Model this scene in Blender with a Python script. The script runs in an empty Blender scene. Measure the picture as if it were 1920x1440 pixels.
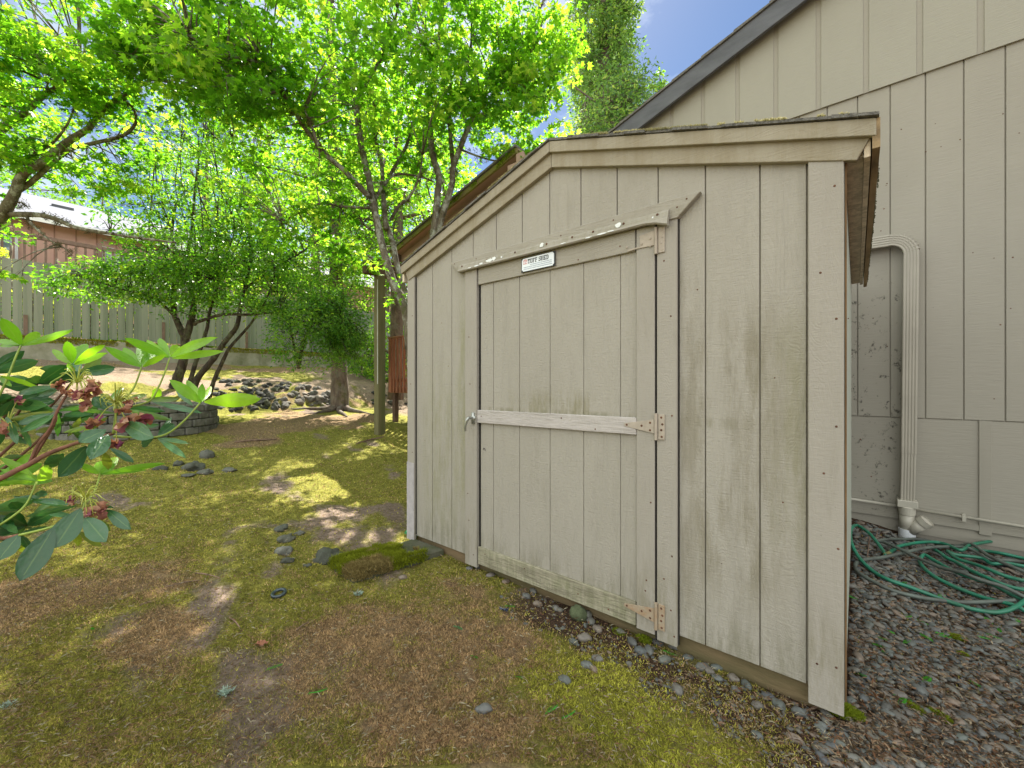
import bpy, bmesh, math, random
import numpy as np
from mathutils import Vector, Matrix
R = math.radians
random.seed(7); rng = np.random.default_rng(7)
S = bpy.context.scene
COL = S.collection

# ------------------------------------------------------------------ camera
CAMZ = 1.2
FPX = 773.0                       # focal length in pixels of a 1920 px wide picture
YAW = R(39.9)
SA, CA = math.sin(YAW), math.cos(YAW)
cam_d = bpy.data.cameras.new('camera'); cam = bpy.data.objects.new('camera', cam_d); COL.objects.link(cam)
cam.location = (0, 0, CAMZ); cam.rotation_euler = (R(90), 0, YAW)
cam_d.sensor_width = 36; cam_d.lens = 36 * FPX / 1920
cam_d.clip_start = 0.02; cam_d.clip_end = 3000
S.camera = cam
# ------------------------------------------------------------------ world, sun, exposure
SUN_EL, SUN_AZ = R(54), math.atan2(-0.62, 0.78)     # azimuth measured from +Y towards +X
w = bpy.data.worlds.new('World'); S.world = w; w.use_nodes = True
wn, wl = w.node_tree.nodes, w.node_tree.links
bg = wn['Background']; bg.inputs['Strength'].default_value = 0.05
sky = wn.new('ShaderNodeTexSky'); sky.sky_type = 'NISHITA'; sky.sun_disc = False
sky.sun_elevation = SUN_EL; sky.sun_rotation = SUN_AZ; sky.ozone_density = 1.6; sky.dust_density = 0.4
tc = wn.new('ShaderNodeTexCoord'); mp = wn.new('ShaderNodeMapping'); mp.inputs['Scale'].default_value = (1, 1, 2.2)
cn = wn.new('ShaderNodeTexNoise'); cn.inputs['Scale'].default_value = 3.4; cn.inputs['Detail'].default_value = 9; cn.inputs['Roughness'].default_value = .62
cr = wn.new('ShaderNodeValToRGB'); cr.color_ramp.elements[0].position = .45; cr.color_ramp.elements[1].position = .68
cm = wn.new('ShaderNodeMixRGB'); cm.inputs['Color2'].default_value = (9.6, 10.0, 9.9, 1)
cdot = wn.new('ShaderNodeVectorMath'); cdot.operation = 'DOT_PRODUCT'; cdot.inputs[1].default_value = (.35, -.84, .42)   # unseen bright cloud bank, added behind the camera to light the shed front
cmr = wn.new('ShaderNodeMapRange'); cmr.interpolation_type = 'SMOOTHSTEP'; cmr.inputs['From Min'].default_value = -.15; cmr.inputs['From Max'].default_value = .45; cmr.inputs['To Min'].default_value = .0
cw_ = wn.new('ShaderNodeMath'); cw_.operation = 'MULTIPLY'; cw_.inputs[1].default_value = .38
cmx = wn.new('ShaderNodeMath'); cmx.operation = 'MAXIMUM'
wl.new(tc.outputs['Generated'], mp.inputs['Vector']); wl.new(mp.outputs['Vector'], cn.inputs['Vector'])
wl.new(cn.outputs['Fac'], cr.inputs['Fac']); wl.new(cr.outputs['Color'], cw_.inputs[0]); wl.new(tc.outputs['Generated'], cdot.inputs[0]); wl.new(cdot.outputs['Value'], cmr.inputs['Value'])
wl.new(cw_.outputs[0], cmx.inputs[0]); wl.new(cmr.outputs[0], cmx.inputs[1]); wl.new(cmx.outputs[0], cm.inputs['Fac'])
hs = wn.new('ShaderNodeHueSaturation'); hs.inputs['Saturation'].default_value = 1.2; hs.inputs['Value'].default_value = .62
wl.new(sky.outputs['Color'], hs.inputs['Color']); wl.new(hs.outputs['Color'], cm.inputs['Color1']); wl.new(cm.outputs['Color'], bg.inputs['Color'])
sd = bpy.data.lights.new('sun', 'SUN'); sd.energy = 4.5; sd.angle = R(.5); sd.color = (1, .95, .85)
sun = bpy.data.objects.new('sun', sd); COL.objects.link(sun)
sdir = Vector((math.sin(SUN_AZ) * math.cos(SUN_EL), math.cos(SUN_AZ) * math.cos(SUN_EL), math.sin(SUN_EL)))
sun.rotation_euler = sdir.to_track_quat('Z', 'Y').to_euler(); sun.location = (0, 0, 20)
S.view_settings.view_transform = 'Standard'; S.view_settings.look = 'None'; S.view_settings.gamma = 1
S.view_settings.exposure = 2.1
S.render.engine = 'CYCLES'
S.cycles.max_bounces = 8; S.cycles.diffuse_bounces = 4; S.cycles.transparent_max_bounces = 8; S.cycles.transmission_bounces = 6

# ------------------------------------------------------------------ pixel -> world
def ray(px, py):
    u = (px - 960) / FPX; v = (720 - py) / FPX
    return Vector((-SA + CA * u, CA + SA * u, v))
def P(px, py, t):
    r = ray(px, py) * t; return Vector((r.x, r.y, r.z + CAMZ))
def PY(px, py, Y):
    r = ray(px, py); return P(px, py, Y / r.y)
def PX(px, py, X):
    r = ray(px, py); return P(px, py, X / r.x)
def PG(px, py):                    # first hit with the ground
    r = ray(px, py); t = .5
    while t < 60:
        p = P(px, py, t)
        if p.z <= gz(p.x, p.y): return p
        t += .02
    return p

# ------------------------------------------------------------------ ground height and moss masks (numpy)
def vnoise(x, y, seed=0):
    x = np.asarray(x, float); y = np.asarray(y, float)
    xi = np.floor(x).astype(np.int64); yi = np.floor(y).astype(np.int64); xf = x - xi; yf = y - yi
    def h(a, b):
        n = (a * 374761393 + b * 668265263 + seed * 1442695041) & 0x7fffffff
        n = ((n ^ (n >> 13)) * 1274126177) & 0x7fffffff
        return ((n ^ (n >> 16)) & 0xffff) / 65535.0
    u = xf * xf * (3 - 2 * xf); v = yf * yf * (3 - 2 * yf)
    return (h(xi, yi) * (1 - u) + h(xi + 1, yi) * u) * (1 - v) + (h(xi, yi + 1) * (1 - u) + h(xi + 1, yi + 1) * u) * v
def fbm(x, y, s, o=4, seed=0):
    r = 0; a = .5; tot = 0
    for i in range(o):
        r = r + a * vnoise(np.asarray(x) * s, np.asarray(y) * s, seed + i * 17); tot += a; s *= 2.03; a *= .5
    return r / tot
def sstep(a, b, x):
    t = np.clip((np.asarray(x, float) - a) / (b - a), 0, 1); return t * t * (3 - 2 * t)
def gz0(x, y):
    x = np.asarray(x, float); y = np.asarray(y, float)
    z = np.interp(-x, [0, 2.6, 5, 6.4, 9.0, 9.5, 10.2, 11.2, 13.8, 14.4, 16, 30, 80], [0, .02, .17, .33, .57, .62, .98, 1.22, 1.68, 1.80, 2.1, 3.0, 4])
    far = sstep(8, 25, y) * .4
    return z + far - .06 * sstep(-.1, .5, x)
def gz(x, y):
    x = np.asarray(x, float); y = np.asarray(y, float)
    b = (fbm(x, y, .9, 3, 3) - .5) * .10 + (fbm(x, y, 6, 3, 9) - .5) * .035
    shed = sstep(.35, 0, np.maximum(np.maximum(-2.6 - x, x - .05), np.maximum(1.85 - y, y - 4.3)))
    bank = sstep(9.2, 9.8, -x) * sstep(11.5, 10.6, -x)
    b = b + bank * (fbm(x, y, 2.3, 3, 31) - .5) * .35
    return gz0(x, y) + b * (1 - .75 * shed)
def masks(x, y):
    """moss 0..1, dead brown moss 0..1, gravel litter 0..1"""
    x = np.asarray(x, float); y = np.asarray(y, float)
    # long streaks that run along the yard
    q = x * .35 + y * .94; p = x * .94 - y * .35
    n = fbm(p * .8, q * 1.6, 1.0, 5, 5)
    moss = sstep(.28, .62, n + .06 + (fbm(x, y, 5, 3, 15) - .5) * .25)
    d = np.minimum(np.hypot((x + 1.42) / .8, (y - 1.12) / .66), np.hypot((x + 2.45) / .42, (y - .42) / .16))
    dead = sstep(1.25, .35, d + (fbm(x, y, 3, 5, 12) - .5) * 1.7) * (.55 + .45 * sstep(.35, .6, fbm(x, y, 9, 3, 13)))
    dead2 = sstep(.58, .70, fbm(x, y, .9, 5, 44)) * .8
    dead = np.maximum(dead, dead2 * sstep(-.2, -1.2, x))
    edge = (fbm(x, y, 4, 4, 23) - .5) * .5
    skid = sstep(.24, .07, np.abs(y - 1.76) + edge * .6) * sstep(-2.0, -1.2, x) * sstep(1.2, .0, x)
    grav = np.maximum(sstep(-.42, -.16, x + edge + .22 * sstep(1.9, 1.2, y) * 0), skid * .62)
    bare = sstep(9.3, 10.3, -x) * sstep(.42, .55, fbm(x, y, .8, 4, 71)) * .8
    bare = np.maximum(bare, sstep(4.5, 7, y) * sstep(-4, -6, x) * sstep(.40, .55, fbm(x, y, 1.1, 4, 72)) * .9)
    moss = moss * (1 - bare)
    fresh = sstep(1.2, .5, np.hypot((x + .62) / .55, (y - 1.42) / .26) + (fbm(x, y, 7, 3, 61) - .5) * .9)
    moss = np.maximum(moss, fresh); dead = dead * (1 - fresh)
    return moss, dead, grav, bare

# ------------------------------------------------------------------ object helpers
def props(o, label=None, cat=None, group=None, kind=None):
    if label: o['label'] = label
    if cat: o['category'] = cat
    if group: o['group'] = group
    if kind: o['kind'] = kind
    return o
def thing(name, label, cat, loc=(0, 0, 0), group=None):
    o = bpy.data.objects.new(name, None); COL.objects.link(o); o.location = loc; o.empty_display_size = .1
    return props(o, label, cat, group)
def link(name, me, mat, parent=None, smooth=False):
    o = bpy.data.objects.new(name, me); COL.objects.link(o)
    for m in (mat if isinstance(mat, (list, tuple)) else [mat]): me.materials.append(m)
    if smooth: me.polygons.foreach_set('use_smooth', np.ones(len(me.polygons), bool))
    if parent is not None:
        p = parent; off = Vector((0, 0, 0))
        while p is not None: off += p.location; p = p.parent
        if off.length: me.transform(Matrix.Translation(-off))
        o.parent = parent
    return o
def origin(o, c):
    c = Vector(c); o.data.transform(Matrix.Translation(-c)); o.location = c; return o

class MB:
    def __init__(s): s.v = []; s.f = []; s.m = []
    def add(s, vs, fs, mi=0):
        n = len(s.v); s.v += [tuple(v) for v in vs]; s.f += [tuple(i + n for i in f) for f in fs]; s.m += [mi] * len(fs); return s
    def box(s, a, b, mi=0, M=None):
        (x0, y0, z0), (x1, y1, z1) = a, b
        vs = [Vector(p) for p in ((x0,y0,z0),(x1,y0,z0),(x1,y1,z0),(x0,y1,z0),(x0,y0,z1),(x1,y0,z1),(x1,y1,z1),(x0,y1,z1))]
        if M is not None: vs = [M @ v for v in vs]
        return s.add(vs, [(0,3,2,1),(4,5,6,7),(0,1,5,4),(1,2,6,5),(2,3,7,6),(3,0,4,7)], mi)
    def bar(s, p, q, w, h, up=(0, 0, 1), mi=0):
        p, q = Vector(p), Vector(q); d = q - p; L = d.length; d.normalize()
        sd_ = d.cross(Vector(up)); sd_ = sd_.normalized() if sd_.length > 1e-6 else Vector((1, 0, 0)); u = sd_.cross(d)
        M = Matrix((( d.x, sd_.x, u.x, p.x), (d.y, sd_.y, u.y, p.y), (d.z, sd_.z, u.z, p.z), (0, 0, 0, 1)))
        return s.box((0, -w/2, -h/2), (L, w/2, h/2), mi, M)
    def prism(s, prof, y0, y1, mi=0):          # profile in x,z extruded along y (counter-clockwise seen from -y)
        n = len(prof); vs = [(x, y0, z) for x, z in prof] + [(x, y1, z) for x, z in prof]
        fs = [tuple(range(n)), tuple(range(2*n-1, n-1, -1))] + [(i, i+n, (i+1) % n + n, (i+1) % n) for i in range(n)]
        return s.add(vs, fs, mi)
    def tube(s, pts, rad, n=8, mi=0, caps=True, sm=0, wob=0):
        pts = [Vector(p) for p in pts]
        if not hasattr(rad, '__len__'): rad = [rad] * len(pts)
        rad = list(rad)
        if sm and len(pts) > 2:
            P2, R2 = [], []
            for i in range(len(pts) - 1):
                p0 = pts[max(i-1, 0)]; p1 = pts[i]; p2 = pts[i+1]; p3 = pts[min(i+2, len(pts)-1)]
                for k in range(sm):
                    t = k / sm; t2 = t*t; t3 = t2*t
                    P2.append(.5*((2*p1)+(p2-p0)*t+(2*p0-5*p1+4*p2-p3)*t2+(3*p1-p0-3*p2+p3)*t3)); R2.append(rad[i]*(1-t)+rad[i+1]*t)
            pts, rad = P2 + [pts[-1]], R2 + [rad[-1]]
        vs = []; prev = None
        for i, p in enumerate(pts):
            d = (pts[min(i+1, len(pts)-1)] - pts[max(i-1, 0)])
            if d.length < 1e-9: d = Vector((0, 0, 1))
            d.normalize()
            a = prev if prev is not None else (Vector((0, 0, 1)) if abs(d.z) < .9 else Vector((1, 0, 0)))
            a = (a - d * a.dot(d)); a.normalize(); prev = a; b = d.cross(a)
            for k in range(n):
                th = 2*math.pi*k/n; r = rad[i] * (1 + (random.uniform(-wob, wob) if wob else 0))
                vs.append(p + (a*math.cos(th) + b*math.sin(th)) * r)
        fs = [(i*n+k, i*n+(k+1) % n, (i+1)*n+(k+1) % n, (i+1)*n+k) for i in range(len(pts)-1) for k in range(n)]
        if caps: fs += [tuple(range(n-1, -1, -1)), tuple((len(pts)-1)*n+k for k in range(n))]
        return s.add(vs, fs, mi)
    def disc(s, c, nrm, r, th=.003, n=8, mi=0):
        c = Vector(c); nrm = Vector(nrm).normalized(); return s.tube([c, c + nrm*th], [r, r*.7], n, mi)
    def build(s, name, mat, parent=None, smooth=False, bevel=0):
        me = bpy.data.meshes.new(name); me.from_pydata(s.v, [], s.f)
        if any(s.m): me.polygons.foreach_set('material_index', s.m)
        me.update()
        o = link(name, me, mat, parent, smooth)
        if bevel:
            b = o.modifiers.new('bevel', 'BEVEL'); b.width = bevel; b.segments = 1; b.limit_method = 'ANGLE'
        return o

def npmesh(name, V, F, tint=None, attr='tint'):
    """V (n,3), F (m,4) or (m,3), tint per vertex"""
    me = bpy.data.meshes.new(name); k = F.shape[1]
    me.vertices.add(len(V)); me.vertices.foreach_set('co', V.astype(np.float32).ravel())
    me.loops.add(F.size); me.loops.foreach_set('vertex_index', F.astype(np.int32).ravel())
    me.polygons.add(len(F)); me.polygons.foreach_set('loop_start', (np.arange(len(F)) * k).astype(np.int32))
    me.polygons.foreach_set('loop_total', np.full(len(F), k, np.int32))
    me.update(calc_edges=True)
    if tint is not None: setattrs(me, {attr: tint})
    return me
def setattrs(me, d):
    for k, v in d.items():
        v = np.asarray(v)
        if v.ndim == 2:
            a = me.attributes.new(k, 'FLOAT_COLOR', 'POINT'); vv = np.ones((len(v), 4), np.float32); vv[:, :3] = v; a.data.foreach_set('color', vv.ravel())
        else:
            a = me.attributes.new(k, 'FLOAT', 'POINT'); a.data.foreach_set('value', v.astype(np.float32))

# ------------------------------------------------------------------ materials
class N:
    def __init__(s, name):
        s.mat = bpy.data.materials.new(name); s.mat.use_nodes = True; t = s.mat.node_tree; s.n, s.l = t.nodes, t.links
        s.b = s.n['Principled BSDF']; s.geo = s.n.new('ShaderNodeTexCoord'); s.pos = s.n.new('ShaderNodeNewGeometry')
    def noise(s, scale=(1, 1, 1), sc=5, det=5, rough=.6, dist=0, co='w'):
        m = s.n.new('ShaderNodeMapping'); m.inputs['Scale'].default_value = scale
        s.l.new(s.pos.outputs['Position'] if co == 'w' else s.geo.outputs['Object'], m.inputs['Vector'])
        x = s.n.new('ShaderNodeTexNoise'); x.inputs['Scale'].default_value = sc; x.inputs['Detail'].default_value = det
        x.inputs['Roughness'].default_value = rough; x.inputs['Distortion'].default_value = dist
        s.l.new(m.outputs['Vector'], x.inputs['Vector']); return x.outputs['Fac']
    def voro(s, scale=(1,1,1), sc=5, feat='F1', out='Distance', co='w'):
        m = s.n.new('ShaderNodeMapping'); m.inputs['Scale'].default_value = scale
        s.l.new(s.pos.outputs['Position'] if co == 'w' else s.geo.outputs['Object'], m.inputs['Vector'])
        x = s.n.new('ShaderNodeTexVoronoi'); x.inputs['Scale'].default_value = sc; x.feature = feat
        s.l.new(m.outputs['Vector'], x.inputs['Vector']); return x.outputs[out]
    def ramp(s, fac, stops):
        r = s.n.new('ShaderNodeValToRGB'); e = r.color_ramp.elements
        e[0].position, e[0].color = stops[0][0], c4(stops[0][1]); e[1].position, e[1].color = stops[-1][0], c4(stops[-1][1])
        for p, c in stops[1:-1]: q = e.new(p); q.color = c4(c)
        s.l.new(fac, r.inputs['Fac']); return r.outputs['Color']
    def mix(s, fac, a, b, mode='MIX'):
        m = s.n.new('ShaderNodeMixRGB'); m.blend_type = mode
        for k, v in (('Fac', fac), ('Color1', a), ('Color2', b)):
            if hasattr(v, 'is_linked') or hasattr(v, 'links'): s.l.new(v, m.inputs[k])
            elif k == 'Fac': m.inputs[k].default_value = v
            else: m.inputs[k].default_value = c4(v)
        return m.outputs['Color']
    def math(s, op, a, b=0., clamp=False):
        m = s.n.new('ShaderNodeMath'); m.operation = op; m.use_clamp = clamp
        for i, v in enumerate((a, b)):
            if hasattr(v, 'links'): s.l.new(v, m.inputs[i])
            else: m.inputs[i].default_value = v
        return m.outputs[0]
    def attr(s, name, out='Fac'):
        a = s.n.new('ShaderNodeAttribute'); a.attribute_name = name; return a.outputs[out]
    def xyz(s):
        x = s.n.new('ShaderNodeSeparateXYZ'); s.l.new(s.pos.outputs['Position'], x.inputs[0]); return x.outputs
    def band(s, v, a, b, c, d):      # trapezoid mask: rises a..b, falls c..d
        def mr(f0, f1):
            m = s.n.new('ShaderNodeMapRange'); m.interpolation_type = 'SMOOTHSTEP'; m.inputs['From Min'].default_value = f0; m.inputs['From Max'].default_value = f1; s.l.new(v, m.inputs['Value']); return m.outputs[0]
        return s.math('MULTIPLY', mr(a, b), s.math('SUBTRACT', 1., mr(c, d)))
    def bump(s, h, st=.3, dist=.01, prev=None):
        b = s.n.new('ShaderNodeBump'); b.inputs['Strength'].default_value = st; b.inputs['Distance'].default_value = dist
        s.l.new(h, b.inputs['Height'])
        if prev is not None: s.l.new(prev, b.inputs['Normal'])
        return b.outputs['Normal']
    def done(s, col=None, rough=.7, nrm=None, metal=0, spec=.3):
        if col is not None:
            if hasattr(col, 'links'): s.l.new(col, s.b.inputs['Base Color'])
            else: s.b.inputs['Base Color'].default_value = c4(col)
        if hasattr(rough, 'links'): s.l.new(rough, s.b.inputs['Roughness'])
        else: s.b.inputs['Roughness'].default_value = rough
        if nrm is not None: s.l.new(nrm, s.b.inputs['Normal'])
        s.b.inputs['Metallic'].default_value = metal; s.b.inputs['Specular IOR Level'].default_value = spec
        return s.mat
def c4(c): return (c[0], c[1], c[2], 1)

def siding_mat(name, col, vert=True, stains=(), fine=1., green=.25, streak=.5, worn=0.):
    m = N(name)
    g1 = m.noise((1, 1, .10), 55, 4, .65, .4)                      # grain along the board
    g2 = m.noise((.55, .55, 3.2), 42, 3, .6, .8)                   # rough-sawn cross ripples
    g3 = m.noise((1, 1, .16), 9, 2, .5, 3.2)                       # cathedral figure
    rings = m.math('SINE', m.math('MULTIPLY', g3, 95.))
    if not vert:
        g1 = m.noise((.08, .1, 1), 60, 4, .65, .4); g2 = m.noise((3, .5, .6), 40, 3, .6, .6); rings = m.math('SINE', m.math('MULTIPLY', m.noise((.12, .1, 1), 10, 2, .5, 2), 60.))
    h = m.math('ADD', m.math('MULTIPLY', g1, .8), m.math('ADD', m.math('MULTIPLY', g2, .8), m.math('MULTIPLY', rings, .10)))
    nr = m.bump(h, .55 * fine, .006)
    blot = m.noise((1, 1, .5), 2.2, 5, .6)
    c = m.mix(m.math('MULTIPLY', m.math('SUBTRACT', blot, .35, True), 1.2), [x * 1.06 for x in col], [col[0] * .84, col[1] * .83, col[2] * .80])
    dirt = m.math('MULTIPLY', m.ramp(m.noise((1, 1, .12), 26, 6, .7), [(.55, (0, 0, 0)), (.80, (1, 1, 1))]), streak * .45)
    c = m.mix(dirt, c, [col[0] * .55, col[1] * .54, col[2] * .46])
    o = m.xyz()
    speck = m.ramp(m.noise((1, 1, 1), 75, 3, .8), [(.70, (0, 0, 0)), (.76, (1, 1, 1))])
    c = m.mix(m.math('MULTIPLY', speck, .4), c, (.08, .07, .05))
    for (x, z, cc, st, nsc) in stains:
        k = m.math('MULTIPLY', m.band(o['X'], *x), m.band(o['Z'], *z))
        nn = m.ramp(m.noise((1, 1, .16), nsc * 2.6, 8, .75), [(.42, (0, 0, 0)), (.60, (1, 1, 1))])
        c = m.mix(m.math('MULTIPLY', m.math('MULTIPLY', k, nn), st * .72), c, cc)
    if worn:
        wn_ = m.ramp(m.noise((.1, 1, 1) if not vert else (1, 1, .1), 45, 7, .8), [(.45, (0, 0, 0)), (.6, (1, 1, 1))])
        c = m.mix(m.math('MULTIPLY', wn_, worn), c, (.13, .11, .08))
    return m.done(c, .78, nr, spec=.2)

TAUPE = (.348, .321, .270)
mildew = (.23, .225, .115)
dark = (.12, .11, .07)
M_SIDE = siding_mat('shed_siding', TAUPE, stains=[
    ((-2.45, -2.3, -2.12, -1.95), (.1, .3, .9, 1.5), mildew, .65, 7),
    ((-2.08, -1.98, -1.95, -1.93), (.2, .5, 1.6, 1.9), (.24, .235, .11), .7, 5),
    ((-1.70, -1.35, -1.1, -.90), (1.02, 1.04, 1.09, 1.2), (.20, .18, .09), .9, 6),
    ((-1.9, -1.8, -.6, -.2), (1.00, 1.03, 1.045, 1.07), (.16, .15, .08), .8, 9),
    ((-.60, -.50, -.30, -.14), (.2, .5, 1.3, 1.65), (.20, .175, .115), .95, 4),
    ((-.30, -.2, -.15, -.10), (.3, .7, 1.2, 1.6), (.215, .20, .11), .8, 5),
    ((-.62, -.60, -.58, -.50), (.1, .3, 1.6, 1.9), (.20, .175, .12), .8, 6),
    ((-2.5, -2.4, -.2, 0), (.0, .08, .14, .35), (.17, .16, .10), .75, 8)])
M_DOOR = M_SIDE
PINK = (.338, .309, .262)
M_TRIM = siding_mat('shed_trim', PINK, fine=.7, stains=[((-2.6, -2.5, .1, .2), (.0, .06, .2, .5), (.18, .16, .09), .7, 8)], streak=.7)
M_TRIMH = siding_mat('shed_trim_horizontal', (.33, .302, .250), vert=False, fine=1.1, stains=[((-3, -2.9, .5, 1), (1.93, 1.94, 1.96, 1.99), (.22, .20, .13), .6, 9)])
M_RAIL = siding_mat('bare_weathered_rail', (.47, .43, .40), vert=False, fine=1.2, worn=.25)
M_BOTR = siding_mat('mouldy_bottom_rail', (.36, .33, .24), vert=False, fine=1.3, worn=.6, stains=[((-2, -1.9, -.7, -.6), (0, .02, .12, .3), (.16, .17, .08), .8, 12)])
M_RAKE = siding_mat('rake_board_paint', (.325, .287, .215), vert=False, fine=.9, stains=[((-3, -2.9, .5, 1), (1.5, 1.9, 2.6, 2.7), (.22, .17, .09), .5, 4)])
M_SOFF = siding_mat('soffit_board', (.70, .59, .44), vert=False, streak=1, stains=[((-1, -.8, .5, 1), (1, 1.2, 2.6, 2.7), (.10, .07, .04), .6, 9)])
M_HOUSE = None
def rough_house(name, col):
    m = N(name)
    g = m.noise((.12, .1, 1), 95, 3, .6, .2); g2 = m.noise((1, 1, 1), 14, 4, .6)
    nr = m.bump(g, .35, .006)
    c = m.mix(m.ramp(m.noise((1, 1, .6), 1.5, 5), [(.3, (0, 0, 0)), (.7, (1, 1, 1))]), col, [x * .9 for x in col])
    sp = m.ramp(m.noise((1, 1, 1), 48, 3, .8), [(.73, (0, 0, 0)), (.77, (1, 1, 1))])
    c = m.mix(m.math('MULTIPLY', sp, .6), c, (.05, .04, .03))
    o = m.xyz()
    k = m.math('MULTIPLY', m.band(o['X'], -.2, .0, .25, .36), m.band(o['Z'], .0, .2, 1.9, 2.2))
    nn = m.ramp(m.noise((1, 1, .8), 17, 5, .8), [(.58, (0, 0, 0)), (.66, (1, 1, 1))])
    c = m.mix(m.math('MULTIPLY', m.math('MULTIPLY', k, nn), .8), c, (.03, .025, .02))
    return m.done(c, .75, nr, spec=.25)
M_HOUSE = rough_house('house_siding', (.335, .31, .255))
M_HBAT = rough_house('house_batten', (.325, .30, .245))

def simple(name, col, rough=.6, var=.15, sc=8, bump=0, bsc=40, metal=0, spec=.3, co='o', stretch=(1, 1, 1), col2=None):
    m = N(name); n = m.noise(stretch, sc, 5, .6, co=co)
    c = m.mix(m.ramp(n, [(.3, (0, 0, 0)), (.7, (1, 1, 1))]), [x * (1 + var) for x in col], col2 or [x * (1 - var * 1.6) for x in col])
    return m.done(c, rough, m.bump(m.noise(stretch, bsc, 4, .6, co=co), bump, .01) if bump else None, metal, spec)
M_GROOVE = simple('groove_backing', (.30, .27, .21), .9)
M_DARK = simple('dark_gap_and_shadow', (.02, .018, .015), .9)
M_NAIL = simple('rusty_nail', (.13, .06, .035), .8, .3, 30)
M_RUST = simple('rusted_steel', (.30, .17, .09), .75, .5, 60, .3, 80, col2=(.36, .30, .22))
M_PHINGE = simple('painted_hinge', (.40, .34, .27), .6, .1, 30)
M_STEEL = simple('weathered_steel', (.42, .43, .40), .35, .15, 30, metal=.8, spec=.5)
M_SKID = simple('stained_skid_timber', (.16, .11, .06), .85, .35, 7, .5, 40, stretch=(.3, 1, 1), co='w', col2=(.08, .075, .03))
M_SHING = simple('asphalt_shingle', (.17, .16, .14), .95, .3, 60, .8, 160, co='w')
M_WPAINT = simple('chipped_white_paint', (.80, .82, .80), .5, .05)
M_WHITE = simple('white_sign_face', (.78, .82, .84), .35, .03)
M_BLACK = simple('black_ink', (.02, .022, .025), .5, .1)
M_RED = simple('faded_red_ink', (.62, .30, .29), .5, .1)
M_GREYINK = simple('faded_grey_ink', (.42, .47, .52), .6, .1)
M_GREYROOF = simple('dark_grey_fascia', (.105, .108, .118), .6, .15, 12, .2, 60, co='w', stretch=(.3, 1, 1))
M_PINKSOFF = simple('brown_pink_soffit', (.40, .28, .22), .8, .15, 3, .2, 50, co='w', stretch=(.3, 1, 1))
M_DOWN = simple('downspout_paint', (.35, .32, .26), .45, .06, 4, co='w', spec=.4)
M_PVC = simple('painted_pvc', (.43, .40, .33), .4, .06, 9, co='w', spec=.4)
M_PVCW = simple('white_pvc', (.62, .64, .66), .35, .08, 20, spec=.4)
M_CONC = simple('painted_foundation', (.245, .225, .185), .85, .15, 4, .3, 50, co='w')
M_WALLC = simple('old_concrete', (.34, .31, .26), .9, .3, 2.2, .7, 18, co='w', col2=(.15, .15, .08))
M_BLOCK = simple('tumbled_block', (.17, .16, .135), .95, .25, 9, .9, 60, co='w', col2=(.07, .075, .05))
M_PAVER = simple('mossy_paver', (.085, .08, .06), .95, .3, 9, .6, 60, col2=(.06, .07, .03))
M_BROWNW = simple('orange_stained_wood', (.27, .11, .055), .6, .25, 9, .2, 60, stretch=(1, 1, .15))
M_POST = simple('weathered_green_post', (.14, .12, .06), .9, .3, 6, .5, 50, co='w', stretch=(1, 1, .12), col2=(.09, .10, .035))
M_CHAIN = simple('white_cord', (.55, .55, .5), .6)
M_NROOF = simple('pale_grey_shingle', (.155, .16, .19), .9, .08, 5, .3, 40, co='w')
M_NWALL = simple('salmon_siding', (.74, .46, .37), .8, .05, 2, co='w')
M_NRAIL = simple('brown_deck_rail', (.20, .13, .10), .7, .15)
M_GLASS = simple('window_glass', (.10, .16, .14), .06, .4, 2.5, co='w', spec=.9, col2=(.35, .42, .45))
M_NWHITE = simple('white_window_frame', (.8, .8, .78), .5, .03)
M_TARP = simple('green_plastic_film', (.10, .40, .20), .2, .3, 20, spec=.6)
M_LICH = simple('pale_lichen', (.42, .50, .44), .9, .2, 40)
M_LEAFBR = simple('dead_brown_leaf', (.33, .14, .08), .7, .3, 30)
M_TWIG = simple('twig_bark', (.20, .13, .09), .85, .3, 30)

def stone_mat(name, cols, sc=7, bump=.4, rough=.6):
    m = N(name)
    oi = m.n.new('ShaderNodeObjectInfo')
    a = m.attr('tint')
    v = m.math('FRACT', m.math('ADD', oi.outputs['Random'], a))
    st = [(i / (len(cols) - 1), c) for i, c in enumerate(cols)]
    c = m.ramp(v, st)
    c = m.mix(m.math('MULTIPLY', m.ramp(m.noise((1, 1, 1), 30, 5, .7), [(.4, (0, 0, 0)), (.75, (1, 1, 1))]), .5), c, (.05, .048, .04))
    return m.done(c, rough, m.bump(m.noise((1, 1, 1), sc * 12, 5, .7), bump, .01), spec=.35)
PEB = [(.105, .108, .10), (.155, .15, .13), (.075, .077, .075), (.18, .155, .125), (.115, .13, .115), (.085, .09, .098), (.16, .15, .13), (.21, .155, .115), (.105, .11, .105), (.13, .14, .13), (.09, .10, .09)]
M_PEB = stone_mat('river_pebble', PEB, 7, .15, .5)
M_LAVA = stone_mat('rough_lava_rock', [(.045, .045, .04), (.075, .075, .065), (.03, .03, .03), (.09, .085, .065), (.07, .08, .04)], 3, 1.0, .95)
M_LAWNR = stone_mat('lichened_lawn_rock', [(.10, .10, .08), (.15, .15, .125), (.075, .08, .06), (.13, .13, .10)], 4, 1.0, .95)
M_PALE = stone_mat('pale_rubble', [(.17, .15, .13), (.10, .10, .09), (.21, .18, .15), (.08, .08, .075)], 3, .8, .95)
M_GREYP = simple('light_grey_pebble', (.125, .125, .118), .6, .1, 30, .1, 90)

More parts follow.
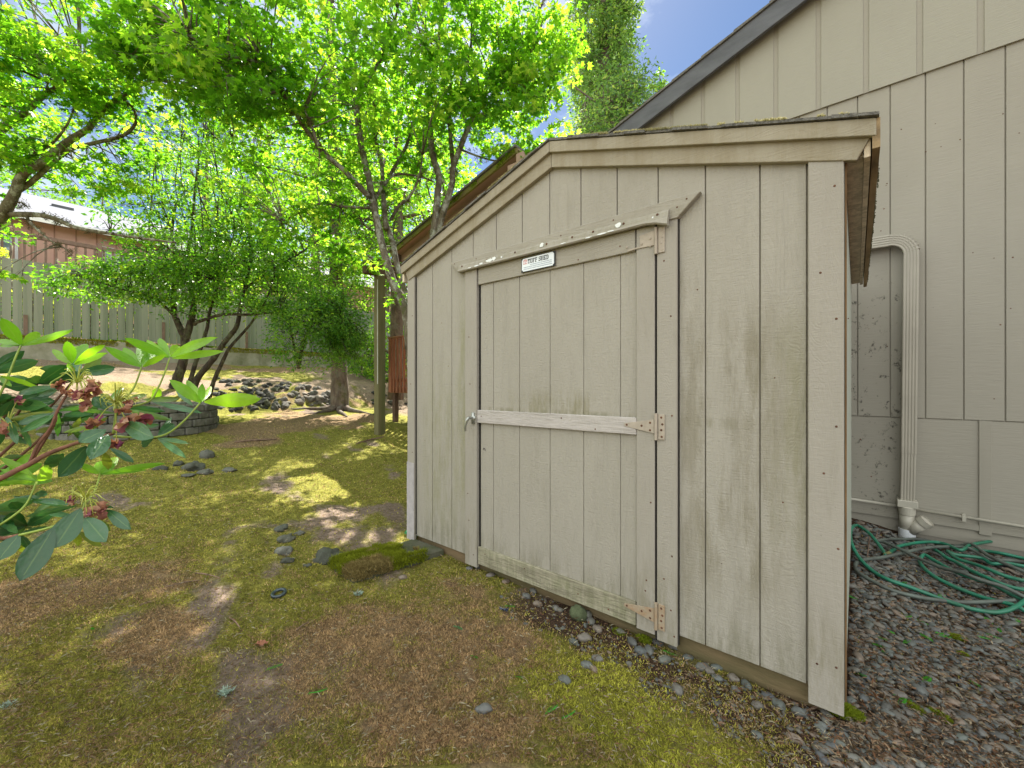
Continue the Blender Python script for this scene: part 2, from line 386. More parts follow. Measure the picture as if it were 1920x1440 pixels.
def bark_mat(name, c1, c2, lich=(.33, .36, .27), lf=.5, sc=1.):
    m = N(name)
    b = m.noise((1, 1, .35), 16 * sc, 6, .7, .5); l = m.noise((1, 1, .8), 9 * sc, 5, .7)
    c = m.mix(m.ramp(b, [(.35, (0, 0, 0)), (.65, (1, 1, 1))]), c1, c2)
    c = m.mix(m.math('MULTIPLY', m.ramp(l, [(.50, (0, 0, 0)), (.60, (1, 1, 1))]), lf), c, lich)
    mo = m.noise((1, 1, 1), 5 * sc, 4, .7)
    c = m.mix(m.math('MULTIPLY', m.ramp(mo, [(.58, (0, 0, 0)), (.68, (1, 1, 1))]), .7), c, (.08, .09, .02))
    return m.done(c, .9, m.bump(b, .9, .01), spec=.15)
M_BARK = bark_mat('maple_bark', (.17, .145, .10), (.085, .07, .05), (.36, .37, .30), .75)
M_BARKD = bark_mat('dark_shrub_bark', (.075, .055, .04), (.03, .025, .02), (.16, .18, .09), .4)
M_BARKC = bark_mat('conifer_bark', (.20, .155, .12), (.08, .06, .05), (.22, .22, .18), .4, .6)
M_STEMB = simple('rhododendron_brown_stem', (.19, .085, .05), .7, .3, 40, .3, 120)
M_STEMG = simple('rhododendron_green_stem', (.26, .34, .06), .5, .2, 30)

def leaf_mat(name, stops, trans=.5, tcol=(1.15, 1.1, .45), rough=.45, spec=.4, tmul=1.6, vein=False):
    m = N(name); a = m.attr('tint'); c = m.ramp(a, stops)
    if vein:
        v = m.attr('across'); c = m.mix(m.ramp(v, [(.0, (.7, .7, .7)), (.10, (0, 0, 0))]), c, m.mix(.45, c, (.25, .36, .10)))
        c = m.mix(m.math('MULTIPLY', m.ramp(m.noise((1, 1, 1), 60, 4, .7), [(.5, (0, 0, 0)), (.8, (1, 1, 1))]), .35), c, m.mix(.6, c, (.12, .13, .04))); c = m.mix(m.ramp(m.noise((1, 1, 1), 130, 3, .8), [(.70, (0, 0, 0)), (.74, (.7, .7, .7))]), c, (.16, .09, .03)); nr_ = m.bump(m.math('SINE', m.math('ADD', m.math('MULTIPLY', v, 9.), m.math('MULTIPLY', m.noise((1, 1, 1), 30, 2, .5), 25.))), .09, .003); m.l.new(nr_, m.b.inputs['Normal'])
    m.done(c, rough, spec=spec)
    tr = m.n.new('ShaderNodeBsdfTranslucent'); tc_ = m.mix(1, c, (tcol[0] * tmul, tcol[1] * tmul, tcol[2] * tmul), 'MULTIPLY'); m.l.new(tc_, tr.inputs['Color'])
    ms = m.n.new('ShaderNodeMixShader'); ms.inputs[0].default_value = trans
    m.l.new(m.b.outputs[0], ms.inputs[1]); m.l.new(tr.outputs[0], ms.inputs[2])
    m.l.new(ms.outputs[0], m.n['Material Output'].inputs['Surface']); return m.mat
M_LMAPLE = leaf_mat('maple_leaf', [(0, (.055, .17, .012)), (.35, (.10, .27, .018)), (.6, (.17, .35, .03)), (.85, (.25, .42, .05)), (1, (.38, .50, .10))], .66)
M_LSHRUB = leaf_mat('shrub_leaf', [(0, (.04, .13, .015)), (.5, (.09, .24, .02)), (.85, (.18, .36, .03)), (1, (.28, .42, .04))], .5, rough=.35, spec=.5)
M_LDARK = leaf_mat('dark_tree_leaf', [(0, (.04, .13, .02)), (.5, (.10, .25, .03)), (1, (.24, .40, .05))], .5)
M_LCONF = leaf_mat('conifer_foliage', [(0, (.06, .15, .05)), (.5, (.14, .28, .07)), (.8, (.26, .42, .10)), (1, (.44, .54, .17))], .4)
M_LYEL = leaf_mat('yellow_leaf', [(0, (.22, .34, .03)), (1, (.45, .48, .08))], .5)
M_RHOLD = leaf_mat('old_rhododendron_leaf', [(0, (.018, .075, .022)), (.5, (.04, .13, .04)), (.75, (.075, .20, .045)), (1, (.22, .25, .03))], .22, (1., 1.1, .4), .30, .7, vein=True)
M_RHNEW = leaf_mat('new_rhododendron_leaf', [(0, (.11, .30, .02)), (1, (.26, .45, .03))], .42, (1.05, 1.1, .4), .4, .45, vein=True)
M_PETAL = leaf_mat('withered_petal', [(0, (.20, .05, .10)), (.25, (.26, .09, .10)), (.5, (.34, .15, .09)), (1, (.50, .30, .20))], .25, (1, .8, .6), .7, .2)
M_PEDI = leaf_mat('flower_stalk', [(0, (.36, .42, .06)), (1, (.50, .50, .14))], .3)

# ------------------------------------------------------------------ ground
def axis(lo, hi, f0, f1, fine, far):
    a = list(np.arange(f0, f1, fine)); s_ = fine; x = f0
    while x > lo: s_ = min(s_ * 1.09, far); x -= s_; a.insert(0, x)
    s_ = fine; x = f1
    while x < hi: a.append(x); s_ = min(s_ * 1.09, far); x += s_
    return np.array(a)
gx = axis(-420, 420, -4.6, 1.5, .028, 60); gy = axis(-420, 420, .4, 4.9, .028, 60)
def ext(a, lo, hi, f):             # medium detail over the lawn and bank
    return a
GX, GY = np.meshgrid(gx, gy, indexing='ij'); nx, ny = GX.shape
gx2 = np.concatenate([gx[gx < -15], np.arange(-15, gx[(gx > -4.6) & (gx < 0)][0] - .03, .06), gx[gx > -4.6]])
gy2 = np.concatenate([gy[gy < -2], np.arange(-2, .4, .05), gy[(gy >= .4) & (gy < 4.9)], np.arange(4.9, 12, .07), gy[gy > 12]])
GX, GY = np.meshgrid(gx2, gy2, indexing='ij'); nx, ny = GX.shape
GXf, GYf = GX.ravel(), GY.ravel()
gm, gd, gg, gb = masks(GXf, GYf)
GZf = gz(GXf, GYf) + gm * (1 - gg) * (fbm(GXf, GYf, 22, 3, 77) - .45) * .03 * (GXf > -8)
idx = np.arange(nx * ny).reshape(nx, ny)
F = np.stack([idx[:-1, :-1].ravel(), idx[1:, :-1].ravel(), idx[1:, 1:].ravel(), idx[:-1, 1:].ravel()], 1)
me = npmesh('ground', np.stack([GXf, GYf, GZf], 1), F)
setattrs(me, {'moss': gm, 'dead': gd, 'grav': gg, 'bare': gb})
m = N('moss_and_soil')
n1 = m.noise((1, 1, 1), 2.3, 8, .65); n2 = m.noise((1, 1, 1), 38, 6, .75); n3 = m.noise((1, 1, 1), 150, 4, .8); n4 = m.noise((1, 1, 1), 9, 6, .7)
mossc = m.mix(m.ramp(n4, [(.3, (0, 0, 0)), (.7, (1, 1, 1))]), (.17, .17, .03), (.37, .34, .075))
mossc = m.mix(m.math('MULTIPLY', m.ramp(n2, [(.42, (0, 0, 0)), (.62, (1, 1, 1))]), .65), mossc, (.05, .055, .012))
soil = m.mix(m.ramp(n2, [(.35, (0, 0, 0)), (.65, (1, 1, 1))]), (.32, .24, .19), (.13, .095, .072))
soil = m.mix(m.math('MULTIPLY', m.ramp(n3, [(.60, (0, 0, 0)), (.72, (1, 1, 1))]), .5), soil, (.30, .22, .15))
bare = m.mix(m.ramp(n2, [(.35, (0, 0, 0)), (.65, (1, 1, 1))]), (.34, .26, .19), (.17, .12, .085))
deadc = m.mix(m.ramp(n2, [(.35, (0, 0, 0)), (.6, (1, 1, 1))]), (.38, .26, .145), (.16, .11, .065))
thr = m.ramp(m.math('ADD', m.math('MULTIPLY', m.attr('moss'), .7), m.math('MULTIPLY', m.math('ADD', n4, n2), .35)), [(.40, (0, 0, 0)), (.60, (1, 1, 1))])
c = m.mix(thr, soil, mossc)
c = m.mix(m.ramp(m.math('ADD', m.attr('dead'), m.math('MULTIPLY', n4, .6)), [(.5, (0, 0, 0)), (1.0, (1, 1, 1))]), c, deadc)
c = m.mix(m.ramp(m.math('ADD', m.attr('bare'), m.math('MULTIPLY', n4, .4)), [(.45, (0, 0, 0)), (.8, (1, 1, 1))]), c, bare)
litter = m.mix(m.ramp(n3, [(.4, (0, 0, 0)), (.62, (1, 1, 1))]), (.035, .025, .018), (.12, .07, .045))
c = m.mix(m.ramp(m.math('ADD', m.attr('grav'), m.math('MULTIPLY', n4, .4)), [(.5, (0, 0, 0)), (.8, (1, 1, 1))]), c, litter)
nb = m.bump(n2, .8, .02); nb = m.bump(n3, .9, .012, nb)
M_GROUND = m.done(c, .95, nb, spec=.1)
props(link('ground', me, M_GROUND, smooth=True), kind='structure')

# visible ground sampling for small stuff: points seen in the picture, density falls with distance
def sample_ground(n, px0=0, px1=1920, py0=735, py1=1440, power=1.0):
    x = rng.uniform(px0, px1, n); y = py0 + (py1 - py0) * rng.uniform(0, 1, n) ** power
    u = (x - 960) / FPX; v = (720 - y) / FPX
    dx = -SA + CA * u; dy = CA + SA * u
    t = 1.2 / np.maximum(-v, .02)
    for _ in range(6): t = np.clip((CAMZ - gz0(dx * t, dy * t)) / np.maximum(-v, .01), .8, 16)
    X, Y = dx * t, dy * t
    return X, Y, t
def free(X, Y, pad=0.): return ~((X > -2.52 - pad) & (X < -.02 + pad) & (Y > 1.88 - pad) & (Y < 4.25 + pad)) & (Y < 4.62)

# moss pile: many tiny blades
X, Y, t = sample_ground(620000, py0=760, power=.75)
k = free(X, Y); X, Y, t = X[k], Y[k], t[k]
mm, dd, gg_, bb = masks(X, Y)
pr = np.clip(mm * .9 + dd * .7, .12, 1) * (1 - gg_ * .93) * (1 - bb)
k = rng.uniform(0, 1, len(X)) < pr; X, Y, t, mm, dd = X[k], Y[k], t[k], mm[k], dd[k]
n = len(X); Z = gz(X, Y) + .003
hh = rng.uniform(.002, .0085, n) * (1 + .22 * t); ww = rng.uniform(.0010, .0026, n) * np.clip(t / 1.6, .8, 4)
a = rng.uniform(0, 2 * np.pi, n); b = rng.uniform(0, 2 * np.pi, n); le = rng.uniform(.2, 1.4, n) * hh
B = np.stack([X, Y, Z], 1); side = np.stack([np.cos(a), np.sin(a), 0 * a], 1) * ww[:, None]
T = B + np.stack([np.cos(b) * le, np.sin(b) * le, hh], 1)
V = np.stack([B - side, B + side, T], 1).reshape(-1, 3); F = np.arange(3 * n).reshape(-1, 3)
pat = fbm(X, Y, 1.7, 4, 90) * .6 + rng.uniform(0, .4, n)
g_ = np.stack([.20 + .36 * pat, .195 + .30 * pat, .028 + .08 * pat], 1)
bw = np.stack([.30 + .36 * pat, .20 + .25 * pat, .10 + .13 * pat], 1)
pat2 = vnoise(X * 14, Y * 14, 28); fr_ = sstep(1.2, .5, np.hypot((X + .62) / .55, (Y - 1.42) / .26) + (fbm(X, Y, 7, 3, 61) - .5) * .9); g_ = g_ * (1 + .35 * fr_[:, None] * [.9, 1.15, .3]); isd = (rng.uniform(0, 1, n) < np.clip(dd * .95 + (.10 + .38 * (pat2 > .6)) * (1 - fr_), 0, 1))[:, None]
colr = np.where(isd, bw, g_) * (rng.uniform(.35, 1.35, (n, 1)) * (.75 + .5 * vnoise(X * 40, Y * 40, 8)[:, None]))
me = npmesh('moss', V, F); setattrs(me, {'col': np.repeat(colr, 3, 0)})
m = N('moss_blade'); M_BLADE = m.done(m.attr('col', 'Color'), .8, spec=.15)
tr = m.n.new('ShaderNodeBsdfTranslucent'); m.l.new(m.attr('col', 'Color'), tr.inputs['Color']); ms = m.n.new('ShaderNodeMixShader'); ms.inputs[0].default_value = .3
m.l.new(m.b.outputs[0], ms.inputs[1]); m.l.new(tr.outputs[0], ms.inputs[2]); m.l.new(ms.outputs[0], m.n['Material Output'].inputs['Surface'])
props(link('moss', me, M_BLADE), 'low yellow green moss covering the yard, browned in patches', 'moss', kind='stuff')

# litter: needles and bark bits (nobody could count them)
def chips(n, px0, px1, py0, py1, L, W, filt, cols, lift=.006, power=.8):
    X, Y, t = sample_ground(n, px0, px1, py0, py1, power); k = free(X, Y) & filt(X, Y); X, Y, t = X[k], Y[k], t[k]; n = len(X)
    Z = gz(X, Y) + lift; a = rng.uniform(0, 2*np.pi, n); l = rng.uniform(L[0], L[1], n); w_ = rng.uniform(W[0], W[1], n) * np.clip(t / 2, .8, 3)
    d = np.stack([np.cos(a), np.sin(a), rng.normal(0, .25, n)], 1) * l[:, None] / 2; s_ = np.stack([-np.sin(a), np.cos(a), rng.normal(0, .4, n)], 1) * w_[:, None] / 2
    C = np.stack([X, Y, Z + np.abs(d[:, 2])], 1); V = np.stack([C - d - s_*.6, C - d*.2 + s_ + [0, 0, .003], C + d, C + d*.1 - s_], 1).reshape(-1, 3)
    cc = np.array(cols)[rng.integers(0, len(cols), n)] * rng.uniform(.7, 1.3, (n, 1)); return V, np.arange(4*n).reshape(-1, 4), np.repeat(cc, 4, 0)
A = chips(11000, 1560, 1920, 960, 1440, (.006, .03), (.0015, .007), lambda x, y: x > -.3, [(.17, .085, .045), (.10, .065, .035), (.27, .18, .11), (.06, .045, .03), (.30, .24, .16)], .012)
B_ = chips(22000, 0, 1560, 760, 1440, (.008, .03), (.001, .0025), lambda x, y: x < .1, [(.28, .20, .12), (.20, .11, .06), (.34, .30, .2), (.12, .08, .05)], .014)
C_ = chips(2200, 600, 1560, 1000, 1400, (.008, .03), (.002, .007), lambda x, y: masks(x, y)[2] > .4, [(.16, .075, .045), (.09, .05, .03), (.25, .16, .10)], .012)
Vs = np.concatenate([A[0], B_[0], C_[0]]); Fs = np.concatenate([A[1], B_[1] + len(A[0]), C_[1] + len(A[0]) + len(B_[0])]); me = npmesh('needle_litter', Vs, Fs)
setattrs(me, {'col': np.concatenate([A[2], B_[2], C_[2]])})
props(link('needle_litter', me, M_BLADE), 'brown needles and bark crumbs scattered over moss and gravel', 'litter', kind='stuff')

# ------------------------------------------------------------------ stones
def ico(sub):
    bm = bmesh.new(); bmesh.ops.create_icosphere(bm, subdivisions=sub, radius=1); V = np.array([v.co[:] for v in bm.verts]); F = np.array([[v.index for v in f.verts] for f in bm.faces]); bm.free(); return V, F
IV, IF = ico(2); IV3, IF3 = ico(3)
def stone_verts(V, rough, seed, fl=(1, .72, .45)):
    r = np.random.default_rng(seed); V = V.copy(); o = r.uniform(-50, 50, 3)
    n = fbm(V[:, 0] * 1.3 + V[:, 2] * .7 + o[0], V[:, 1] * 1.3 - V[:, 2] * .6 + o[1], 1.6, 3 if rough > .3 else 1, seed) - .5
    V = V * (1 + n * rough * 2)[:, None] * np.array(fl); return V
# gravel bed right of the shed: packed river pebbles, one uncountable mass
def gravel(N_, px0, px1, py0, py1, filt, size, sub=2):
    X, Y, t = sample_ground(N_, px0, px1, py0, py1, .9); k = free(X, Y, .0) & filt(X, Y); X, Y = X[k], Y[k]
    keep = []; cells = {}
    sz = rng.uniform(size[0], size[1], len(X)) * (1 - .45 * rng.uniform(0, 1, len(X)) ** 2)
    for i in range(len(X)):
        c = (int(X[i] / .05), int(Y[i] / .05)); ok = True
        for a in (-1, 0, 1):
            for b in (-1, 0, 1):
                for j in cells.get((c[0]+a, c[1]+b), ()):
                    if (X[i]-X[j])**2 + (Y[i]-Y[j])**2 < (.66*(sz[i]+sz[j]))**2: ok = False; break
        if ok: keep.append(i); cells.setdefault(c, []).append(i)
    X, Y, sz = X[keep], Y[keep], sz[keep]; return X, Y, sz
protos = [stone_verts(IV, .26, s_, (1.2, .74, .5)) for s_ in range(8)]
def stones_mesh(name, X, Y, sz, sink=.35, protos_=protos, FF=IF):
    Vs, Ts = [], []; Z = gz(X, Y); nv = len(protos_[0])
    for i in range(len(X)):
        p = protos_[i % len(protos_)] * sz[i]; a = random.uniform(-.9, .5) if random.random() < .7 else random.uniform(0, 6.28); ti = random.gauss(0, .22); ca, sa = math.cos(a), math.sin(a)
        x = p[:, 0]*ca - p[:, 1]*sa; y = p[:, 0]*sa + p[:, 1]*ca; z = p[:, 2] + x * ti
        Vs.append(np.stack([x + X[i], y + Y[i], z + Z[i] + sz[i] * sink * random.uniform(0, 1.2)], 1)); Ts.append(np.full(nv, random.random()))
    V = np.concatenate(Vs); F = np.concatenate([FF + i * nv for i in range(len(X))]); return npmesh(name, V, F, np.concatenate(Ts))
X, Y, sz = gravel(26000, 1540, 1990, 950, 1460, lambda x, y: (masks(x, y)[2] > .55) & (x > -.25), (.014, .030))
props(link('pebble_gravel', stones_mesh('pebble_gravel', X, Y, sz), M_PEB, smooth=True), 'bed of grey river pebbles between the shed and the house wall', 'gravel', kind='stuff')

X, Y, sz = gravel(2200, 860, 1560, 1040, 1440, lambda x, y: (masks(x, y)[2] > .40) & (x < .1), (.005, .013))
props(link('pebble_gravel', stones_mesh('pebble_gravel', X, Y, sz), M_PEB, smooth=True), 'thin strip of small gravel and crumbs under the front edge of the shed', 'gravel', kind='stuff')
pebmesh = []
for s_ in range(6):
    mm_ = npmesh('pebble', stone_verts(IV3, .2, 60 + s_, (1.15, .85, .62)), IF3); mm_.materials.append(M_PEB); mm_.polygons.foreach_set('use_smooth', np.ones(len(mm_.polygons), bool)); pebmesh.append(mm_)
lavamesh = []
for s_ in range(7):
    V = stone_verts(IV3, .62, 80 + s_, (1, .85, .85)); mm_ = npmesh('lava_rock', V, IF3); mm_.materials.append(M_LAVA); lavamesh.append(mm_)
def put(name, mesh, loc, sc, rz, label, cat, group=None, mat=None, ry=0):
    o = bpy.data.objects.new(name, mesh); COL.objects.link(o); o.location = loc; o.scale = sc if hasattr(sc, '__len__') else (sc,) * 3; o.rotation_euler = (0, ry, rz)
    if mat:
        o.material_slots[0].link = 'OBJECT'; o.material_slots[0].material = mat
    return props(o, label, cat, group)
def gput(name, mesh, px, py, rpx, label, cat, group=None, mat=None, sink=.3, rz=None, flat=1., asp=1.):
    p = PG(px, py); t = p.x * -SA + p.y * CA; r = rpx / FPX * t
    return put(name, mesh, (p.x, p.y, float(gz(p.x, p.y)) + r * sink), (r * asp, r, r * flat), random.uniform(0, 6) if rz is None else rz, label, cat, group, mat)
# scattered pebbles along the skid (measured spots) then in between
PL = 'small grey river pebble lying in the moss in front of the shed skid'
spots = [(1000,1112,9),(988,1098,8),(1100,1155,13),(1042,1145,9),(1008,1138,10),(1050,1148,8),(1082,1184,0),(1108,1171,11),(1096,1204,15),(1120,1184,12),(1142,1170,0),(1163,1190,11),(1186,1210,13),(1120,1240,12),(1112,1262,11),(1100,1255,13),(1233,1211,12),(1201,1226,14),(1217,1225,14),(1246,1241,14),(1262,1215,14),(1229,1200,9),(1317,1255,14),(1330,1261,12),(1344,1259,11),(1345,1276,11),(1270,1300,15),(1058,1280,14),(905,1062,8),(896,1066,9),(920,1082,9),(970,1093,9),(987,1120,10),(755,1085,9),(1290,1238,10),(1375,1275,13),(1400,1290,13),(1440,1312,13),(1460,1330,15),(1420,1330,12),(1500,1345,15),(1380,1300,10),(880,1070,7),(948,1095,8),(1030,1120,9),(1066,1128,9),(1075,1210,10),(1180,1250,9),(1490,1390,14),(1420,1390,12),(1540,1370,13),(1560,1410,14)]
for i, (a, b, r_) in enumerate(spots):
    if r_: gput('pebble', pebmesh[i % 6], a, b, r_ * .78, PL, 'pebble', 'pebbles along the shed skid', rz=random.uniform(-1, 1))
gput('pebble', pebmesh[2], 907, 1337, 12, 'pale grey egg shaped pebble standing alone on the brown moss', 'pebble', mat=M_GREYP, sink=.5, rz=.9, asp=1.15)
gput('boulder', lavamesh[3], 1083, 1160, 16, 'mossy green round stone, the largest among the pebbles by the shed skid', 'stone', mat=simple('mossy_round_stone', (.10, .12, .06), .9, .3, 20, .4, 60), sink=.5)
# lava rocks in the lawn
for (a, b, r_, lab, fl) in [
    (388,857,13,'small jagged black rock standing highest in the rock cluster on the lawn',1.1),
    (335,873,9,'little black rock left end of the rock cluster on the lawn',.9),
    (362,880,20,'long grey lichened rock in the middle of the lawn rock cluster',.6),
    (385,887,14,'flat grey rock at the lower right of the lawn rock cluster',.4),
    (300,881,11,'low dark red rock left of the lawn rock cluster',.6),
    (428,884,14,'flat dark rock right of the lawn rock cluster',.4),
    (353,893,12,'low slab of dark rock nearest the viewer in the lawn cluster',.3),
    (529,993,12,'grey rock at the far end of the short row of stones in the moss',.5),
    (536,1012,15,'second grey rock in the short row of stones in the moss',.6),
    (562,1001,9,'small grey rock beside the row of stones in the moss',.5),
    (534,1037,15,'green grey square rock in the row of stones in the moss',.6),
    (538,1057,11,'dark brown brick-like rock at the near end of the row of stones',.6),
    (611,1052,23,'rough dark grey lava rock left of the moss covered paver',.75),
    (578,1062,7,'tiny dark stone left of the rough lava rock',.6)]:
    gput('rock', lavamesh[int(a) % 7], a, b, r_, lab, 'rock', 'dark rocks set in the lawn', sink=.12, flat=fl, mat=M_LAWNR)
# rubble of the bank
BR = 'dark lava rock piled on the slope below the fence'
for i in range(120):
    f_ = random.random(); a = 400 + 240 * f_; yb = 772 - 14 * f_ ; b = random.uniform(yb - 62 + 30 * f_, yb)
    dk = a < 530
    p = PG(a, b); t = -SA*p.x + CA*p.y; r_ = random.uniform(4, 9) / FPX * t
    put('bank_rock', lavamesh[i % 7], (p.x, p.y, p.z - r_ * .15), (r_ * random.uniform(.8, 1.3), r_, r_ * random.uniform(.7, 1.2)), random.uniform(0, 6),
        BR if dk else 'pale broken rock lying on the slope beside the tree trunk', 'rock', 'dark rocks of the bank' if dk else 'pale rocks of the bank', mat=M_LAVA if dk else M_PALE)
for i in range(14):
    p = PG(random.uniform(700, 765), random.uniform(735, 765)); r_ = random.uniform(.05, .1)
    put('bank_rock', lavamesh[i % 7], (p.x, p.y, p.z + .02), (r_ * 1.2, r_, r_ * .7), i, 'grey rock on the shaded slope behind the timber post', 'rock', 'rocks behind the post', mat=M_LAVA)
# ================================================================== the shed
SH = (-1.29, 3.0, 0)
shed = thing('garden_shed', 'taupe wooden storage shed with low gable roof and single plank door', 'shed', SH)
RX, RZ, RSL = -1.265, 2.507, .318
def rz_(x): return RZ - RSL * abs(x - RX)
YF = 1.87
ed = [-2.54, -2.294, -2.093, -1.889, -1.689, -1.487, -1.294, -1.098, -.896, -.695, -.493, -.292, -.141, -.034]
b = MB()
for i in range(len(ed) - 1):
    x0, x1 = ed[i] + .0024, ed[i+1] - .0024
    pr_ = [(x0, .09), (x1, .09), (x1, rz_(x1) - .05)] + ([(RX, RZ - .05)] if x0 < RX < x1 else []) + [(x0, rz_(x0) - .05)]
    b.prism(pr_, YF, YF + .011)
b.build('front_siding', M_SIDE, shed, bevel=.0015)
b = MB(); b.prism([(-2.53, .095), (-.036, .095), (-.036, rz_(-.036) - .055), (RX, RZ - .055), (-2.53, rz_(-2.53) - .055)], YF + .011, YF + .02); b.build('groove_backing', M_GROOVE, shed)
M_SIDEG = siding_mat('shed_side_paint', (.36, .375, .315), fine=.6, streak=.6)
b = MB(); ys = [1.872, 2.07, 2.27, 2.48, 2.68, 2.88, 3.09, 3.29, 3.49, 3.7, 3.9, 4.18]
for i in range(len(ys) - 1):
    for (xa, xb) in ((-.045, -.032), (-2.54, -2.527)): b.box((xa, ys[i] + (.0 if i == 0 else .004) + (.0 if i else .009), .07), (xb, ys[i+1] - .004, 2.03))
b.box((-2.54, 4.18, .07), (-.032, 4.192, 2.03)); b.box((-.06, 1.9, .08), (-.046, 4.17, 2.02)); b.box((-2.526, 1.9, .08), (-2.51, 4.17, 2.02))
b.build('side_siding', M_SIDEG, shed)
b = MB(); b.box((-.032, 1.875, .075), (-.027, 1.893, 2.0)); b.build('siding_edge', simple('raw_plywood_edge', (.22, .13, .06), .9, .3, 30, co='w', stretch=(1, 1, .2)), shed)
# trims: corner boards with nails (slot 1)
def nails(b, pts, y=None, r=.0045):
    for x, z in pts: b.disc((x, y, z), (0, -1, 0), r, .0012, 8, 1)
def board(name, x0, x1, z0, z1, y0, y1, mat, nl=(), parent=None, bev=.0025, prof=None):
    b = MB()
    if prof: b.prism(prof, y0, y1)
    else: b.prism([(x0, z0), (x1, z0), (x1, z1), (x0, z1)], y0, y1)
    o = b.build(name, mat, parent if parent is not None else shed, bevel=bev)
    if nl:
        c = MB(); [c.disc((x, y0, z), (0, -1, 0), .0042, .0012, 8) for x, z in nl]; c.build('nail_heads', M_NAIL, o)
    return o
board('corner_board', -.136, -.034, .035, rz_(-.1) - .115, 1.848, YF, M_TRIM, [(-.055, .2), (-.11, .19), (-.05, .62), (-.09, .88), (-.055, 1.05), (-.055, 1.43), (-.06, 1.9), (-.1, 1.6)])
board('corner_board', -2.56, -2.478, .06, 2.0, 1.850, YF, M_TRIM, [(-2.53, .3), (-2.50, .7), (-2.52, 1.2), (-2.5, 1.7)])
board('corner_board', 0, 0, 0, 0, 1.846, 1.850, simple('bare_grey_patch', (.42, .39, .39), .8, .1, 20, .3, 90, co='w'), prof=[(-2.561, .056), (-2.477, .056), (-2.477, .62), (-2.561, .625)], bev=0)['label'] = 'bare pinkish grey lower end of the left corner board'
# rake boards
def rake(name, o0, o1, x0, x1, y0, y1, mat, cut=0):
    b = MB(); cx = RX
    b.prism([(x0 + cut, rz_(x0 + cut) + o0), (cx - .0012, rz_(cx) + o0), (cx - .0012, rz_(cx) + o1), (x0, rz_(x0) + o1)], y0, y1); l = b.build(name, mat, shed, bevel=.002)
    b = MB(); b.prism([(cx + .0012, rz_(cx) + o0), (x1 - cut, rz_(x1 - cut) + o0), (x1, rz_(x1) + o1), (cx + .0012, rz_(cx) + o1)], y0, y1); r = b.build(name, mat, shed, bevel=.002)
    return l, r
rake('lower_rake_board', -.137, -.062, -2.575, .035, 1.842, 1.868, M_RAKE, .035)
rake('upper_rake_board', -.064, -.006, -2.60, .05, 1.822, 1.845, M_RAKE)
roof = MB()
for sx in (-1, 1):
    xe = -2.6 if sx < 0 else .045
    pr_ = [(RX, RZ - .022), (xe, rz_(xe) - .022), (xe, rz_(xe) - .004), (RX, RZ - .004)] if sx > 0 else [(xe, rz_(xe) - .022), (RX, RZ - .022), (RX, RZ - .004), (xe, rz_(xe) - .004)]
    roof.prism(pr_, 1.846, 4.26)
roof = roof.build('roof_deck', M_SOFF, shed)
b = MB(); random.seed(3)
for sx in (-1, 1):
    L = 1.322; x = 0; k = 0
    while x < L:                                            # shingle courses seen on edge, ragged
        wd = random.uniform(.05, .13); xa = RX + sx * x; xb = RX + sx * min(x + wd, L); f = 1.812 + random.uniform(-.005, .006); th = .005 + random.uniform(0, .005)
        p_ = [(xa, rz_(xa) - .003), (xb, rz_(xb) - .003), (xb, rz_(xb) + th), (xa, rz_(xa) + th)]
        if sx < 0: p_ = [p_[1], p_[0], p_[3], p_[2]]
        b.prism(p_, f, 4.28 + random.uniform(-.01, .01)); x += wd + .0005; k += 1
b.build('shingles', M_SHING, roof)
# moss cushions riding on the shingle edge
def blades(C, hh, ww, colr, name, parent, spread=.5, up=None):
    n = len(C); a = rng.uniform(0, 2*np.pi, n); bq = rng.uniform(0, 2*np.pi, n); h = rng.uniform(.5, 1.2, n) * hh; wq = rng.uniform(.7, 1.3, n) * ww
    side = np.stack([np.cos(a), np.sin(a), 0*a], 1) * wq[:, None]; T = C + np.stack([np.cos(bq)*h*spread, np.sin(bq)*h*spread, h], 1)
    me = npmesh(name, np.stack([C - side, C + side, T], 1).reshape(-1, 3), np.arange(3*n).reshape(-1, 3)); setattrs(me, {'col': np.repeat(colr * rng.uniform(.7, 1.3, (n, 1)), 3, 0)})
    return link(name, me, M_BLADE, parent)
xs = rng.uniform(-2.55, .03, 16000); keep = vnoise(xs * 9, xs * 0 + 3, 4) * .6 + vnoise(xs * 31, xs * 0 + 9, 5) * .4 > .40; xs = xs[keep]
yy = 1.81 + rng.exponential(.02, len(xs)); zz = RZ - RSL * np.abs(xs - RX) + .006 + rng.uniform(0, .006, len(xs))
blades(np.stack([xs, yy, zz], 1), .007, .0022, np.array([[.34, .31, .15]]), 'roof_moss', roof)['kind'] = 'stuff'
b = MB(); random.seed(31)
for _ in range(34): b.disc((random.choice(ed[:-1]) + random.uniform(.01, .19), YF, random.uniform(.13, 2.0)), (0, -1, 0), random.uniform(.002, .0036), .0008, 7)
b.build('siding_nails', M_NAIL, shed)
